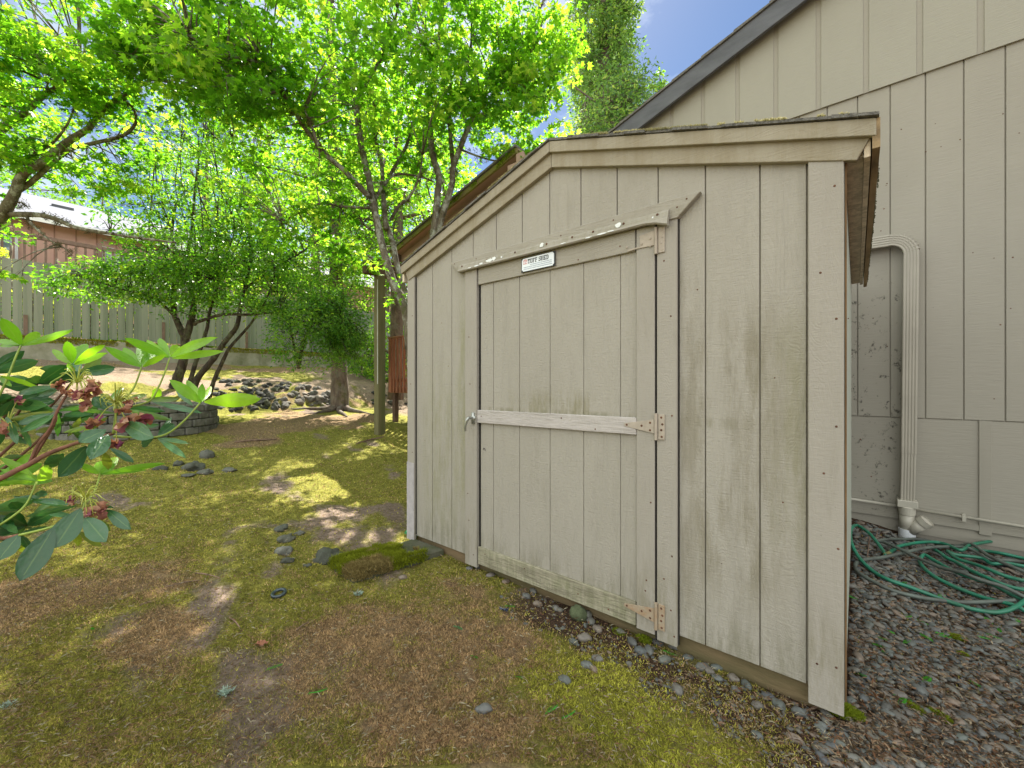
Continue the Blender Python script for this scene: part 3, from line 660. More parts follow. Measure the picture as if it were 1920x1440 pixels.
# right eave: soffit, fascia, drip board
b = MB(); b.box((-.031, 1.87, 1.985), (.018, 4.2, 1.997)); b.build('soffit', M_SOFF, shed)
b = MB(); b.box((.019, 1.85, 1.972), (.036, 4.2, 2.068)); b.build('fascia', M_SOFF, shed)
b = MB(); b.add([(.040, 1.826, 1.985), (.060, 1.826, 1.985), (.060, 4.22, 1.955), (.040, 4.22, 1.955), (.040, 1.826, 2.083), (.060, 1.826, 2.083), (.060, 4.22, 2.083), (.040, 4.22, 2.083)], [(0,3,2,1),(4,5,6,7),(0,1,5,4),(1,2,6,5),(2,3,7,6),(3,0,4,7)])
b.build('drip_board', simple('weathered_brown_drip_board', (.34, .24, .13), .9, .35, 9, .5, 50, co='w', stretch=(1, .3, 1)), shed)
ysm = rng.uniform(1.83, 4.2, 2600); kk = vnoise(ysm * 12, ysm * 0, 8) > .5; ysm = ysm[kk]
blades(np.stack([.061 + rng.uniform(0, .004, len(ysm)), ysm, rng.uniform(1.98, 2.085, len(ysm))], 1), .008, .004, np.array([[.07, .065, .03]]), 'eave_moss', shed)['kind'] = 'stuff'
b = MB(); b.box((-2.62, 1.85, 1.965), (-2.60, 4.22, 2.06)); b.build('fascia', M_SOFF, shed)
# skids
b = MB(); b.box((-2.50, 1.895, -.06), (-.075, 1.945, .092)); b.build('skid', M_SKID, shed, bevel=.004)
b = MB(); b.box((-.12, 1.946, -.06), (-.072, 4.1, .072)); b.box((-2.5, 1.946, -.06), (-2.45, 4.1, .072)); b.build('floor_joists', M_SKID, shed)

# door: panel with grooves, rails, stiles, hinges, handle
de = [-1.829, -1.813, -1.704, -1.499, -1.285, -1.076, -.874, -.790]
b = MB()
for i in range(1, len(de) - 1): b.prism([(de[i] + .0025, .10), (de[i+1] - .0025, .10), (de[i+1] - .0025, 1.90), (de[i] + .0025, 1.90)], 1.862, 1.8695)
b.box((-1.815, 1.8665, .10), (-.79, 1.8696, 1.90))
door = b.build('door', M_DOOR, shed)
D1, D0 = 1.843, 1.862
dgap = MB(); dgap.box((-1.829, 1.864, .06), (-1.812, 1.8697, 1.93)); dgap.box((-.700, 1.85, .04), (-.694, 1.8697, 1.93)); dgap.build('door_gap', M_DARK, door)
def dboard(name, x0, x1, z0, z1, y0, mat, nl=(), tilt=0):
    b = MB(); b.prism([(x0, z0), (x1, z0 + tilt), (x1, z1 + tilt), (x0, z1)], y0, D0); o = b.build(name, mat, door, bevel=.0025)
    if nl:
        c = MB(); [c.disc((x, y0, z), (0, -1, 0), .0042, .0012, 8) for x, z in nl]; c.build('nail_heads', M_NAIL, door)
    return o
dboard('top_rail', -1.822, -.795, 1.822, 1.925, 1.847, M_TRIMH, [(-1.45, 1.845), (-1.1, 1.84), (-.87, 1.86)])
dboard('mid_rail', -1.826, -.788, .957, 1.037, 1.842, M_RAIL, [(-1.79, 1.0), (-1.2, 1.02), (-1.0, .975)], .006)
dboard('bottom_rail', -1.822, -.792, .072, .180, 1.845, M_BOTR, [(-1.76, .15), (-1.45, .15), (-1.1, .12), (-.93, .10)])
dboard('hinge_stile', -.788, -.702, .062, 1.922, 1.846, M_TRIM, [(-.74, .3), (-.745, .25), (-.72, .66)])
board('jamb_board', -1.936, -1.832, .045, 1.93, 1.843, YF, M_TRIM, [(-1.91, .5), (-1.90, 1.5), (-1.86, .12), (-1.9, .33), (-1.89, 1.2)])
board('jamb_board', -.692, -.604, .045, 1.93, 1.847, YF, M_TRIM, [(-.615, .09), (-.63, .2), (-.625, .44), (-.66, .33), (-.625, 1.06), (-.63, 1.5), (-.66, 1.75)])
b = MB(); b.box((-.603, 1.862, .05), (-.599, 1.8698, 1.93)); b.box((-2.477, 1.862, .1), (-2.473, 1.8698, 1.98)); b.build('painted_shadow_line', M_DARK, shed)  # near-black strips paint the shadow line beside the jamb and corner boards
hd = board('header_board', 0, 0, 0, 0, 1.838, 1.868, M_TRIMH, [(-2.03, 1.99), (-1.83, 1.985), (-1.2, 1.985), (-.9, 1.99), (-.6, 1.97), (-.56, 1.995)], prof=[(-1.992, 1.925), (-.600, 1.925), (-.503, 2.012), (-2.07, 2.004)])
# bent metal drip cap with chipped white paint, curled right end
b = MB(); n_ = 26; pts0 = []
sec = [(1.838, 1.968), (1.828, 1.966), (1.822, 1.955), (1.818, 1.938), (1.812, 1.926), (1.818, 1.920), (1.838, 1.922)]
X0, X1 = -1.975, -.632
vs = []; 
for i in range(n_ + 1):
    x = X0 + (X1 - X0) * i / n_; q = max(0, (i - n_ + 2.5) / 2.5)
    for (y, z) in sec: vs.append((x, y - (.012 * q if z < 1.95 else 0), z - (.03 * q * q if z < 1.95 else 0)))
k_ = len(sec); fs = [(i*k_ + j, (i+1)*k_ + j, (i+1)*k_ + j+1, i*k_ + j+1) for i in range(n_) for j in range(k_ - 1)] + [tuple(range(k_ - 1, -1, -1)), tuple(n_*k_ + j for j in range(k_))]
b.add(vs, fs); dc = b.build('drip_cap', M_TRIMH, hd, smooth=False)
random.seed(5)
def blob(b, cx, cz, rx, rz__, y, mi=0, n=11):
    vs = [(cx + rx*math.cos(6.283*i/n) * random.uniform(.55, 1.1), y, cz + rz__*math.sin(6.283*i/n) * random.uniform(.55, 1.1)) for i in range(n)]
    b.add([(cx, y - .0004, cz)] + vs, [(0, i + 1, (i + 1) % n + 1) for i in range(n)], mi)
b = MB()
for (cx, cz, rx, rr) in [(-1.70, 1.944, .030, .010), (-1.66, 1.948, .018, .012), (-1.76, 1.936, .02, .006), (-1.80, 1.93, .03, .004), (-1.86, 1.928, .02, .004), (-1.31, 1.953, .018, .012), (-.865, 1.952, .019, .013), (-.95, 1.928, .03, .004), (-1.02, 1.926, .02, .003), (-.70, 1.945, .006, .005), (-.9, 1.93, .02, .004), (-1.17, 1.93, .02, .003), (-1.60, 1.945, .008, .007)]:
    blob(b, cx, cz, rx, rr, 1.8165 if cz > 1.94 else 1.8105)
b.build('paint_chips', M_WPAINT, hd)
b = MB(); [b.disc((x, 1.8205, 1.953), (0, -1, 0), .006, .003, 8) for x in (-1.94, -1.72, -1.5, -1.28, -1.12, -1.0, -.84, -.68)]; b.build('nail_heads', M_NAIL, hd)
# hinges
def hinge(zc, mat, rect=False, rusty=True):
    b = MB(); y0 = 1.8405
    b.prism([(-.684, zc - .057), (-.655, zc - .057), (-.655, zc + .057), (-.684, zc + .057)], y0, 1.8465)
    if rect: b.prism([(-.788, zc - .018), (-.702, zc - .018), (-.702, zc + .05), (-.77, zc + .04), (-.77, zc - .01), (-.83, zc - .012), (-.83, zc - .022)], y0, 1.8455)
    else: b.prism([(-.845, zc - .007), (-.702, zc - .032), (-.702, zc + .032), (-.845, zc + .007)], y0 - .002, 1.843)
    o = b.build('hinge', mat, door, bevel=.001)
    b = MB(); b.tube([(-.693, 1.8385, zc - .06), (-.693, 1.8385, zc + .06)], .0075, 10); b.build('hinge_pin', mat, door, smooth=False)
    b = MB(); [b.disc((x, y0 if x > -.69 else y0 - .002, zc + z), (0, -1, 0), .0055, .0015, 8) for x, z in ((-.67, .042), (-.665, .012), (-.67, -.014), (-.668, -.044), (-.72, .016), (-.72, -.018), (-.76, .0), (-.832, 0))]; b.build('hinge_screws', M_NAIL if rusty else M_PHINGE, door)
hinge(1.845, M_PHINGE, True, False); hinge(1.008, M_PHINGE); hinge(.155, simple('rust_streaked_hinge', (.26, .17, .10), .75, .3, 25, .3, 90, co='w', col2=(.36, .31, .23)))
# lever handle
b = MB(); b.tube([(-1.857, 1.845, .985), (-1.857, 1.835, .985)], [.02, .018], 14); b.tube([(-1.857, 1.84, 1.02), (-1.857, 1.838, .95)], [.012, .012], 8)
b.tube([(-1.857, 1.84, .985), (-1.857, 1.80, .988), (-1.862, 1.79, .975), (-1.874, 1.788, .94), (-1.878, 1.79, .905)], [.009, .009, .010, .009, .006], 10, sm=4)
b.build('handle', M_STEEL, door, smooth=True)
b = MB(); b.tube([(-1.79, 1.861, .79), (-1.785, 1.858, .80), (-1.775, 1.858, .798), (-1.772, 1.860, .785)], .0015, 6, sm=4); b.build('bent_wire', M_DARK, door)
# name plate
sg = MB(); sg.box((-1.466, 1.836, 1.833), (-1.236, 1.839, 1.913)); plate = sg.build('name_plate', M_BLACK, shed)
b = MB(); x0, x1, z0, z1, c_ = -1.461, -1.242, 1.837, 1.909, .009
b.prism([(x0 + c_, z0), (x1 - c_, z0), (x1, z0 + c_), (x1, z1 - c_), (x1 - c_, z1), (x0 + c_, z1), (x0, z1 - c_), (x0, z0 + c_)], 1.8352, 1.836); b.build('plate_face', M_WHITE, plate)
G_ = {'T': ["11111", "10101", "00100", "00100", "00100", "00100", "01110"], 'U': ["11011", "10001", "10001", "10001", "10001", "10001", "01110"],
      'F': ["11111", "01001", "01000", "01110", "01000", "01000", "11100"], 'S': ["01111", "10001", "10000", "01110", "00001", "10001", "11110"],
      'H': ["11011", "10001", "10001", "11111", "10001", "10001", "11011"], 'E': ["11111", "01001", "01000", "01110", "01000", "01001", "11111"], 'D': ["11110", "01001", "01001", "01001", "01001", "01001", "11110"]}
b = MB(); cx = -1.418; cw, ch = .00275, .0034
for ch_ in "TUFF SHED":
    if ch_ == ' ': cx += cw * 3.2; continue
    for r_, row in enumerate(G_[ch_]):
        q = 0
        while q < 5:
            if row[q] == '1':
                e = q
                while e < 5 and row[e] == '1': e += 1
                zt = 1.9005 - r_ * ch; b.box((cx + q*cw - .0005, 1.8345, zt - ch - .0001), (cx + e*cw + .0005, 1.8351, zt + .0002)); q = e
            else: q += 1
    cx += cw * 6.1
b.build('lettering', M_BLACK, plate)
b = MB()
b.prism([(-1.451, 1.876), (-1.4225, 1.876), (-1.4225, 1.896), (-1.430, 1.903), (-1.4435, 1.903), (-1.451, 1.896)], 1.8347, 1.8351); b.build('emblem', M_RED, plate)
b = MB(); b.box((-1.448, 1.8343, 1.880), (-1.440, 1.8346, 1.890)); b.box((-1.434, 1.8343, 1.880), (-1.426, 1.8346, 1.890)); b.box((-1.446, 1.8343, 1.893), (-1.428, 1.8346, 1.8955)); b.build('emblem_detail', M_WHITE, plate)
b = MB()
for r_ in range(3):
    x = -1.448 + (.045 if r_ == 0 else 0) ; zz_ = 1.871 - r_ * .010
    while x < -1.258:
        wq = random.uniform(.002, .009); b.box((x, 1.8347, zz_ - .0055), (x + wq, 1.8351, zz_)); x += wq + random.uniform(.001, .0025)
b.build('small_print', M_GREYINK, plate)
b = MB(); [b.disc((x, 1.8351, z), (0, -1, 0), .0025, .0012, 8) for x, z in ((-1.455, 1.9035), (-1.247, 1.9035), (-1.455, 1.8425), (-1.247, 1.8425))]; b.build('plate_screws', M_STEEL, plate)
b = MB(); b.tube([(-1.36, 1.832, 1.935), (-1.36, 1.834, 1.912)], .0012, 5); b.build('hanging_wire', M_STEEL, plate)

# ================================================================== the house
house = thing('house', 'large taupe board sided house gable rising behind the shed', 'house', (1.5, 6, 0))
HY = 4.68; sl = .345
def hz(x): return 4.30 + sl * (x + 1.334) if x < 3.6 else 4.30 + sl * (3.6 + 1.334) - sl * (x - 3.6)
b = MB(); p_ = .2095; x = .215 - p_ * 14
while x < 8:
    b.box((x + .004, HY, .925), (x + p_ - .004, HY + .012, 3.712)); x += p_
b.build('wall_boards', M_HOUSE, house, bevel=.0015)
b = MB(); x = -.286 - .3285 * 8
M_UP = rough_house('house_gable_siding', (.345, .325, .265))
while x < 8:
    xa, xb = x + .038, x + .3285
    if xa > -2.75 or True:
        pr_ = [(xa, 3.70), (xb, 3.70), (xb, hz(xb) + .1), (xa, hz(xa) + .1)]
        if hz(xa) + .1 > 3.75: b.prism(pr_, HY - .020, HY - .006)
    x += .3285
b.build('gable_boards', M_UP, house, bevel=.0015)
b = MB(); b.box((-2.75, HY + .0125, -.02), (8, HY + .2, 3.70)); b.prism([(-2.75, 3.702), (8, 3.702), (8, hz(8) + .1), (3.6, hz(3.6) + .1), (-2.75, hz(-2.75) + .1)], HY - .0125, HY + .2)
b.build('wall', M_HBAT, house)
b = MB(); b.box((-2.75, HY + .004, .115), (.712, HY + .0115, .918)); b.box((.778, HY + .004, .115), (8, HY + .0115, .918)); b.build('skirt_boards', M_HOUSE, house)
b = MB(); b.box((.712, HY - .008, .06), (.777, HY + .011, .922)); b.build('batten', M_HBAT, house, bevel=.002)
b = MB(); random.seed(33)
for _ in range(70): b.disc((random.uniform(-.6, 2.2), HY - .0005, random.uniform(.95, 3.6)), (0, -1, 0), random.uniform(.003, .0055), .001, 7)
b.build('wall_nails', M_NAIL, house)
b = MB(); b.box((-2.75, HY - .006, .085), (8, HY + .003, .128)); b.build('ledge', M_HBAT, house)
b = MB(); b.box((-2.75, HY + .018, -.4), (8, HY + .012 + .2, .10)); b.build('foundation', M_CONC, house)
b = MB(); b.box((-2.75, HY + .2, 0), (-2.55, 13, 3.9)); b.build('side_wall', M_HOUSE, house)
b = MB()
b.prism([(-3.3, hz(-3.3) + .02), (3.6, hz(3.6) + .02), (3.6, hz(3.6) + .22), (-3.3, hz(-3.3) + .22)], 4.54, 4.575)
b.prism([(3.602, hz(3.6) + .02), (9, hz(9) + .02), (9, hz(9) + .22), (3.602, hz(3.6) + .22)], 4.54, 4.575); b.build('rake_fascia', M_GREYROOF, house, bevel=.003)
b = MB()
b.prism([(-3.32, hz(-3.32) + .17), (3.6, hz(3.6) + .17), (3.6, hz(3.6) + .20), (-3.32, hz(-3.32) + .20)], 4.576, 13.2)
b.prism([(3.602, hz(3.6) + .17), (9.1, hz(9.1) + .17), (9.1, hz(9.1) + .20), (3.602, hz(3.6) + .20)], 4.576, 13.2); rf = b.build('roof', M_GREYROOF, house)
b = MB(); random.seed(11); k = 0; x = -3.34
while x < 3.55:
    wd = .30; th = .015
    b.prism([(x, hz(x) + .222), (x + wd, hz(x + wd) + .222), (x + wd, hz(x + wd) + .240), (x, hz(x) + .252)], 4.52, 13.2); x += wd + .001
while x < 9.1: b.prism([(x, hz(x) + .222), (x + .3, hz(x + .3) + .222), (x + .3, hz(x + .3) + .250), (x, hz(x) + .242)], 4.52, 13.2); x += .301
b.build('roof_shingles', M_SHING, rf)

# downspout
ds = thing('downspout', 'taupe fluted metal downspout with an elbow running down the house wall', 'downspout', (.33, 4.6, 0))
def fluted(b, pts, wid, dep, nrib=5):
    """sweep a fluted rectangular profile along pts lying in an XZ plane"""
    prof = []
    for i in range(nrib * 4 + 1):
        s_ = i / (nrib * 4); prof.append((-wid/2 + wid * s_, -dep/2 - (.0028 if (i % 4) in (1, 2) else 0)))
    prof += [(wid/2, dep/2), (-wid/2, dep/2)]
    vs = []; k = len(prof)
    for i, p in enumerate(pts):
        d = (Vector(pts[min(i+1, len(pts)-1)]) - Vector(pts[max(i-1, 0)])).normalized(); side = Vector((d.z, 0, -d.x))
        if side.length < .1: side = Vector((1, 0, 0))
        for (a, y) in prof: vs.append(Vector(p) + side * a + Vector((0, y, 0)))
    b.add(vs, [(i*k + j, i*k + (j+1) % k, (i+1)*k + (j+1) % k, (i+1)*k + j) for i in range(len(pts)-1) for j in range(k)] + [tuple(range(k-1, -1, -1)), tuple((len(pts)-1)*k + j for j in range(k))])
DY = 4.615
b = MB(); fluted(b, [(.315, DY, .25), (.322, DY, .66)], .088, .06); b.build('lower_pipe', M_DOWN, ds)
b = MB(); fluted(b, [(.322, DY, .64), (.335, DY, 2.22)], .092, .066); b.build('pipe', M_DOWN, ds)
b = MB(); el = []
for i in range(11):                     # crimped elbow
    a = math.pi / 2 * i / 10; rr = .13
    for q in (0, .45): el.append((.335 - rr + rr * math.cos(a), DY, 2.25 + rr * math.sin(a)) if q == 0 else (.335 - rr + (rr - .0) * math.cos(a + .07), DY, 2.25 + rr * math.sin(a + .07)))
vs0 = MB(); fluted(b, [(.335, DY, 2.19)] + el[::2], .090, .064); e_ = b.build('elbow', M_DOWN, ds)
b = MB()
for i in range(8):
    a = math.pi / 2 * (i + 1) / 9; c = Vector((.335 - .13 + .13 * math.cos(a), DY, 2.25 + .13 * math.sin(a))); d = Vector((math.cos(a), 0, math.sin(a)))
    b.bar(c - d * .02, c + d * .054, .072, .006, up=(0, 0, 1) if abs(d.z) < .9 else (1, 0, 0))
b.build('crimp_ribs', M_DOWN, ds)
b = MB(); fluted(b, [(.215, DY, 2.38), (-1.0, DY, 2.40)], .095, .06); b.build('upper_pipe', M_DOWN, ds)
wy = thing('pvc_drain_wye', 'painted plastic drain wye with slanted open branch under the downspout', 'drain pipe', (.31, 4.61, 0))
b = MB(); b.box((.252, 4.565, .205), (.374, 4.665, .262)); b.tube([(.312, 4.61, .21), (.312, 4.61, .14)], [.054, .05], 20); b.build('adapter', M_PVC, wy, bevel=.004)
b = MB(); b.tube([(.312, 4.61, .15), (.312, 4.61, .02)], [.046, .046], 22); b.tube([(.33, 4.60, .02), (.40, 4.58, .10)], [.042, .042], 22); b.build('wye_body', M_PVC, wy, smooth=True)
b = MB(); b.tube([(.398, 4.58, .098), (.425, 4.572, .128)], [.050, .050], 22, caps=False); b.tube([(.42, 4.574, .122), (.398, 4.58, .10)], [.043, .043], 22); b.build('branch_hub', M_PVC, wy)
b = MB(); b.tube([(.312, 4.61, .03), (.312, 4.61, -.10)], [.052, .052], 22); b.build('drain_collar', M_PVCW, wy)
cp = thing('wall_pipe', 'thin pale conduit pipe running low along the house wall', 'pipe', (1, 4.64, .18))
b = MB(); b.tube([(-1.5, 4.645, .225), (.25, 4.645, .195)], .011, 10); b.tube([(.375, 4.645, .187), (1.5, 4.645, .155), (4, 4.645, .11)], .012, 10); b.build('pipe_run', M_PVC, cp, smooth=True)
b = MB(); [b.box((x, 4.63, .15), (x + .02, 4.672, .20)) for x in (.62, 1.5)]; b.build('pipe_clip', M_PVC, cp)

# hoses
def zp(zx, zy): return (1560 + zx / 5.333, 960 + zy / 5.333)
def hose(lists, seed, raise_=.0):
    random.seed(seed); pts = []
    for (zx, zy, up) in lists:
        p = PG(*zp(zx, zy)); pts.append(Vector((p.x, p.y, float(gz(p.x, p.y)) + .022 + up + random.uniform(0, .008))))
    return pts
g = [(540,475,.0),(460,395,.02),(370,310,.05),(250,245,.06),(190,295,.06),(190,400,.05),(260,520,.02),(400,630,0),(560,720,0),(780,810,0),(1000,890,0),(1200,960,0),(1400,1020,0),(1600,1055,0),(1740,1060,0),(1860,1025,.01),(1990,960,.02),
     (2150,880,.02),(2300,980,.0),(2200,1080,0),(1990,1080,0),(1860,1010,.01),(1740,985,0),(1560,930,0),(1400,870,0),(1200,790,0),(1000,690,.01),(900,600,.01),(880,530,.01),(920,495,.02),(1000,540,.02),(1200,650,.02),(1400,740,.02),(1600,830,.02),(1800,900,.01),(1990,970,.01),(2200,1000,.0),(2400,800,0),(2200,600,0),
     (1960,520,0),(1700,460,0),(1500,430,0),(1340,418,.01),(1180,412,.01),(1020,425,.02),(1090,500,.03),(1130,530,.03),(1250,600,.03),(1400,690,.03),(1560,760,.03),(1760,830,.02),(1990,890,.02),(2250,900,.02),(2350,700,.02),(2200,620,.02),(1960,608,.01),(1750,585,.01),(1600,570,.01),(1500,540,.02),(1350,520,.02),(1220,505,.03),(1160,492,.04),(1250,560,.04),(1400,620,.04),(1560,690,.04),(1760,750,.03),(1990,795,.03),(2200,760,.03),(2250,600,.03),(2000,480,.03),(1700,400,.04),(1400,440,.05),(1290,500,.05),(1160,440,.05),(1050,400,.04),(900,378,.03),(760,382,.02),(650,410,.01),(570,465,.0)]
hz_ = thing('garden_hose', 'bright green garden hose lying in loose coils on the pebbles', 'hose', (.6, 4.0, 0))
b = MB(); b.tube(hose(g, 2), .0115, 10, sm=7); M_HOSE = simple('green_vinyl_hose', (.008, .17, .10), .35, .2, 6, .1, 60, spec=.5, co='w', col2=(.03, .12, .07)); b.build('hose_coil', M_HOSE, hz_, smooth=True)
b = MB(); p0 = hose([(540, 475, 0), (570, 465, 0)], 2); b.tube([p0[0], p0[0].lerp(p0[1], .5), p0[1]], .0165, 10); b.build('hose_coupling', simple('brass_coupling', (.35, .33, .14), .4, .2, 30, metal=.6), hz_)
g = [(1960,985,.03),(1700,890,.05),(1500,830,.06),(1300,770,.06),(1100,680,.05),(860,570,.04),(700,480,.04),(520,370,.02),(455,345,.01),(560,312,.0),(700,303,0),(900,320,0),(1100,360,0),(1250,400,.02),(1400,460,.06),(1560,560,.06),(1750,640,.05),(1990,720,.04),(2300,760,.0),(2300,600,0),(1960,545,0),(1750,540,.01),(1560,525,.01),(1380,475,.05),(1200,458,.05),(950,450,.04),(700,480,.02),(500,500,.0),(320,518,.0),(235,560,.0),(260,650,0),(400,740,0),(600,830,0),(850,900,0),(1100,940,0),(1300,955,0),(1600,965,0),(1830,958,.02)]
hg_ = thing('garden_hose', 'dull grey green garden hose tangled with the bright green one', 'hose', (.6, 4.0, 0))
b = MB(); b.tube(hose(g, 9), .011, 10, sm=7); b.build('hose_coil', simple('dull_grey_green_hose', (.10, .125, .105), .5, .3, 5, .1, 60, spec=.4, co='w', col2=(.055, .05, .045)), hg_, smooth=True)

# paver with moss mat
c4_ = [PG(777, 1021), PG(833, 1043), PG(664, 1099), PG(622, 1068)]
pc = sum(c4_, Vector()) / 4; zt = .048
pv = thing('stepping_slab', 'dark concrete stepping slab half covered by thick green and brown moss beside the shed corner', 'paving slab', (pc.x, pc.y, 0))
b = MB(); tp = [(p.x, p.y, zt + float(gz(pc.x, pc.y)) - .01) for p in c4_]; bt = [(p.x, p.y, -.05) for p in c4_]
b.add(tp + bt, [(0,1,2,3)[::-1], (0,1,5,4)[::-1][::-1], (1,2,6,5), (2,3,7,6), (3,0,4,7)]); b.build('slab', M_PAVER, pv, bevel=.006)
n = 30000; s_ = rng.uniform(-.03, 1.02, n); q = rng.uniform(-.07, 1.08, n)          # s along 0->3, q across
A_, B1, C1, D_ = [np.array(p[:]) for p in c4_]
cov = (s_ + (vnoise(s_*9, q*6, 3) - .5) * .35) > .36; s_, q = s_[cov], q[cov]
Pm = (A_*(1-s_)[:,None] + D_*s_[:,None]) * (1-q)[:,None] + (B1*(1-s_)[:,None] + C1*s_[:,None]) * q[:,None]
Pm[:, 2] = tp[0][2] + .004 + .022 * vnoise(s_*14, q*9, 6); edge_ = np.maximum(np.maximum(q - 1., s_ - .985), -q); Pm[:, 2] -= (edge_ > 0) * rng.uniform(0, .055, len(q))
brn = ((q > .55) & (s_ > .62) | (vnoise(s_*8, q*8, 11) > .75))[:, None]
blades(Pm, .022, .003, np.where(brn, [[.25, .19, .07]], [[.19, .22, .012]]), 'moss_mat', pv, .9)['kind'] = 'stuff'
p = PG(775, 1008)
def crumple(name, p, sx, sy, h, mat, label, cat, seed, rz=0):
    b = MB(); r = random.Random(seed); n1, n2 = 7, 5; vs = []
    for i in range(n1):
        for j in range(n2): vs.append(((i/(n1-1)-.5)*sx + r.uniform(-.1,.1)*sx, (j/(n2-1)-.5)*sy + r.uniform(-.1,.1)*sy, r.uniform(0, h)))
    b.add(vs, [(i*n2+j, (i+1)*n2+j, (i+1)*n2+j+1, i*n2+j+1) for i in range(n1-1) for j in range(n2-1)])
    o = b.build(name, mat); o.location = (p.x, p.y, float(gz(p.x, p.y)) + .004); o.rotation_euler = (0, 0, rz); return props(o, label, cat)
crumple('plastic_film', p, .13, .07, .05, M_TARP, 'scrap of crumpled green plastic film at the far bottom corner of the shed', 'plastic scrap', 3)
crumple('dead_leaf', PG(490, 1215), .055, .035, .018, M_LEAFBR, 'curled reddish brown dead leaf alone on the mossy lawn', 'leaf', 8, .4)
crumple('dead_leaf', PG(1540, 1322), .035, .02, .012, M_LEAFBR, 'small brown dead leaf by the near corner of the shed skid', 'leaf', 9)
crumple('plastic_scrap', PG(945, 1148), .05, .025, .014, simple('dark_blue_film', (.02, .03, .06), .2, .2, 20, spec=.6), 'shiny dark blue film scrap under a green leaf on the brown moss', 'plastic scrap', 5)
# black ring in the moss
p = PG(523, 1119); b = MB(); b.tube([(.032*math.cos(a), .032*math.sin(a), .006) for a in np.linspace(0, 2*math.pi, 25)], .009, 8, caps=False)
o = b.build('plastic_ring', simple('black_blue_plastic', (.035, .05, .06), .3, .2, 20, spec=.6), smooth=True); o.location = (p.x, p.y, float(gz(p.x, p.y)) + .01); o.rotation_euler = (.15, .1, 0); props(o, 'small dark blue plastic ring half sunk in the moss', 'ring')
# lichen tufts
for (a, b_, lab) in ((672, 1116, 'pale green lichen tuft in front of the mossy slab'), (423, 1302, 'pale lichen tuft low on the lawn left of the brown moss'), (15, 1328, 'pale lichen tuft at the left edge of the lawn')):
    p = PG(a, b_); n = 160; C = np.array(p[:])[None] + rng.normal(0, .009, (n, 3)) * [1, 1, .2] + [0, 0, .006]; o = blades(C, .014, .004, np.array([[.40, .50, .42]]), 'lichen', None, 1.3); props(o, lab, 'lichen')
# green sprigs (small fern-like leaves) lying on moss and gravel
def sprig(name, px, py, L, label, group, rz, mat, wd=.4):
    p = PG(px, py); b = MB(); n = 9
    for i in range(n):
        x = L * (i / (n - 1) - .5); wq = L * wd * math.sin(math.pi * (i + .8) / (n + 1)) * .5
        for s in (-1, 1): b.add([(x, 0, .004), (x + L*.10, s*wq*.5, .009), (x + L*.12, s*wq, .005), (x + L*.03, s*wq*.5, .003)], [(0,1,2,3)])
    b.tube([(-L*.6, 0, .002), (L*.5, 0, .004)], L*.012, 4)
    o = b.build(name, mat); setattrs(o.data, {'tint': np.full(len(o.data.vertices), .5)}); o.location = (p.x, p.y, float(gz(p.x, p.y)) + .008); o.rotation_euler = (random.uniform(-.2,.2), random.uniform(-.2,.2), rz); return props(o, label, 'leaf', group)
M_SPRIG = leaf_mat('bright_green_sprig', [(0, (.04, .24, .02)), (1, (.08, .32, .03))], .3); M_SPRIGT = leaf_mat('blue_green_sprig', [(0, (.02, .26, .12)), (1, (.04, .3, .14))], .3)
for (a, b_, L, lab, rz, mt) in [(858,1183,.05,'teal green sprig on the brown moss',.1,M_SPRIGT),(955,1142,.05,'bright green leaf over the blue film scrap',.4,M_SPRIG),(888,1238,.04,'bright green leaf left of the lone black pebble',0,M_SPRIG),(973,1283,.03,'small green leaf on brown moss near the bottom',.2,M_SPRIG),(594,1302,.06,'pale green fern tip upright on the lawn near the bottom',1.3,M_SPRIG),(514,1264,.055,'pale green sprig above the fern tip on the lawn',.9,M_SPRIG),(1032,1345,.06,'green fern sprig at the bottom beside the grey pebble',1.4,M_SPRIG),(1065,1350,.05,'green fern sprig at the bottom right of its twin',1.1,M_SPRIG),(1255,1233,.05,'green sprig between pebbles by the skid',.3,M_SPRIG),(173,1190,.03,'tiny green leaf on dark soil at left',.2,M_SPRIG)]:
    sprig('sprig', a, b_, L, lab, None, rz, mt)
gs = [(1698,1160),(1727,1171),(1760,1195),(1770,1200),(1663,1230),(1650,1222),(1730,1197),(1612,1275),(1855,1170),(1908,1172),(1873,1187),(1866,1202),(1845,1200),(1742,1206),(1736,1284),(1826,1294),(1694,1315),(1672,1194),(1699,1213),(1655,1203),(1697,1098),(1764,1122),(1596,1122),(1690,1325)]
for i, (a, b_) in enumerate(gs): sprig('sprig', a, b_, random.uniform(.03, .055), 'small bright green leaf fallen on the grey pebbles', 'green leaves on the gravel', random.uniform(0, 6), M_SPRIG, .6)
# moss cushions in the gravel and by the skid
for (a, b_, r_, lab) in [(1795,1200,.035,'yellow green moss cushion in the gravel below the hose'),(1805,1232,.02,'smaller moss cushion right of the larger one in the gravel'),(1700,1330,.05,'moss cushion in the gravel left of the bottom edge'),(1750,1345,.05,'moss cushion in the gravel at the bottom edge'),(1575,1335,.07,'dense dark moss against the near skid corner'),(1207,1203,.035,'bright moss cushion between pebbles by the lower hinge'),(1160,1190,.03,'moss cushion beside the large green stone')]:
    p = PG(a, b_); n = int(26000 * r_ / .05 * .08) + 500; th = rng.uniform(0, 2*np.pi, n); rr = r_ * np.sqrt(rng.uniform(0, 1, n)); C = np.stack([p.x + rr*np.cos(th), p.y + rr*np.sin(th)*.7, p.z + .008 + .35 * (r_ - rr)], 1)
    props(blades(C, .010, .0022, np.array([[.20, .25, .015]]), 'moss_cushion', None, .8), lab, 'moss')
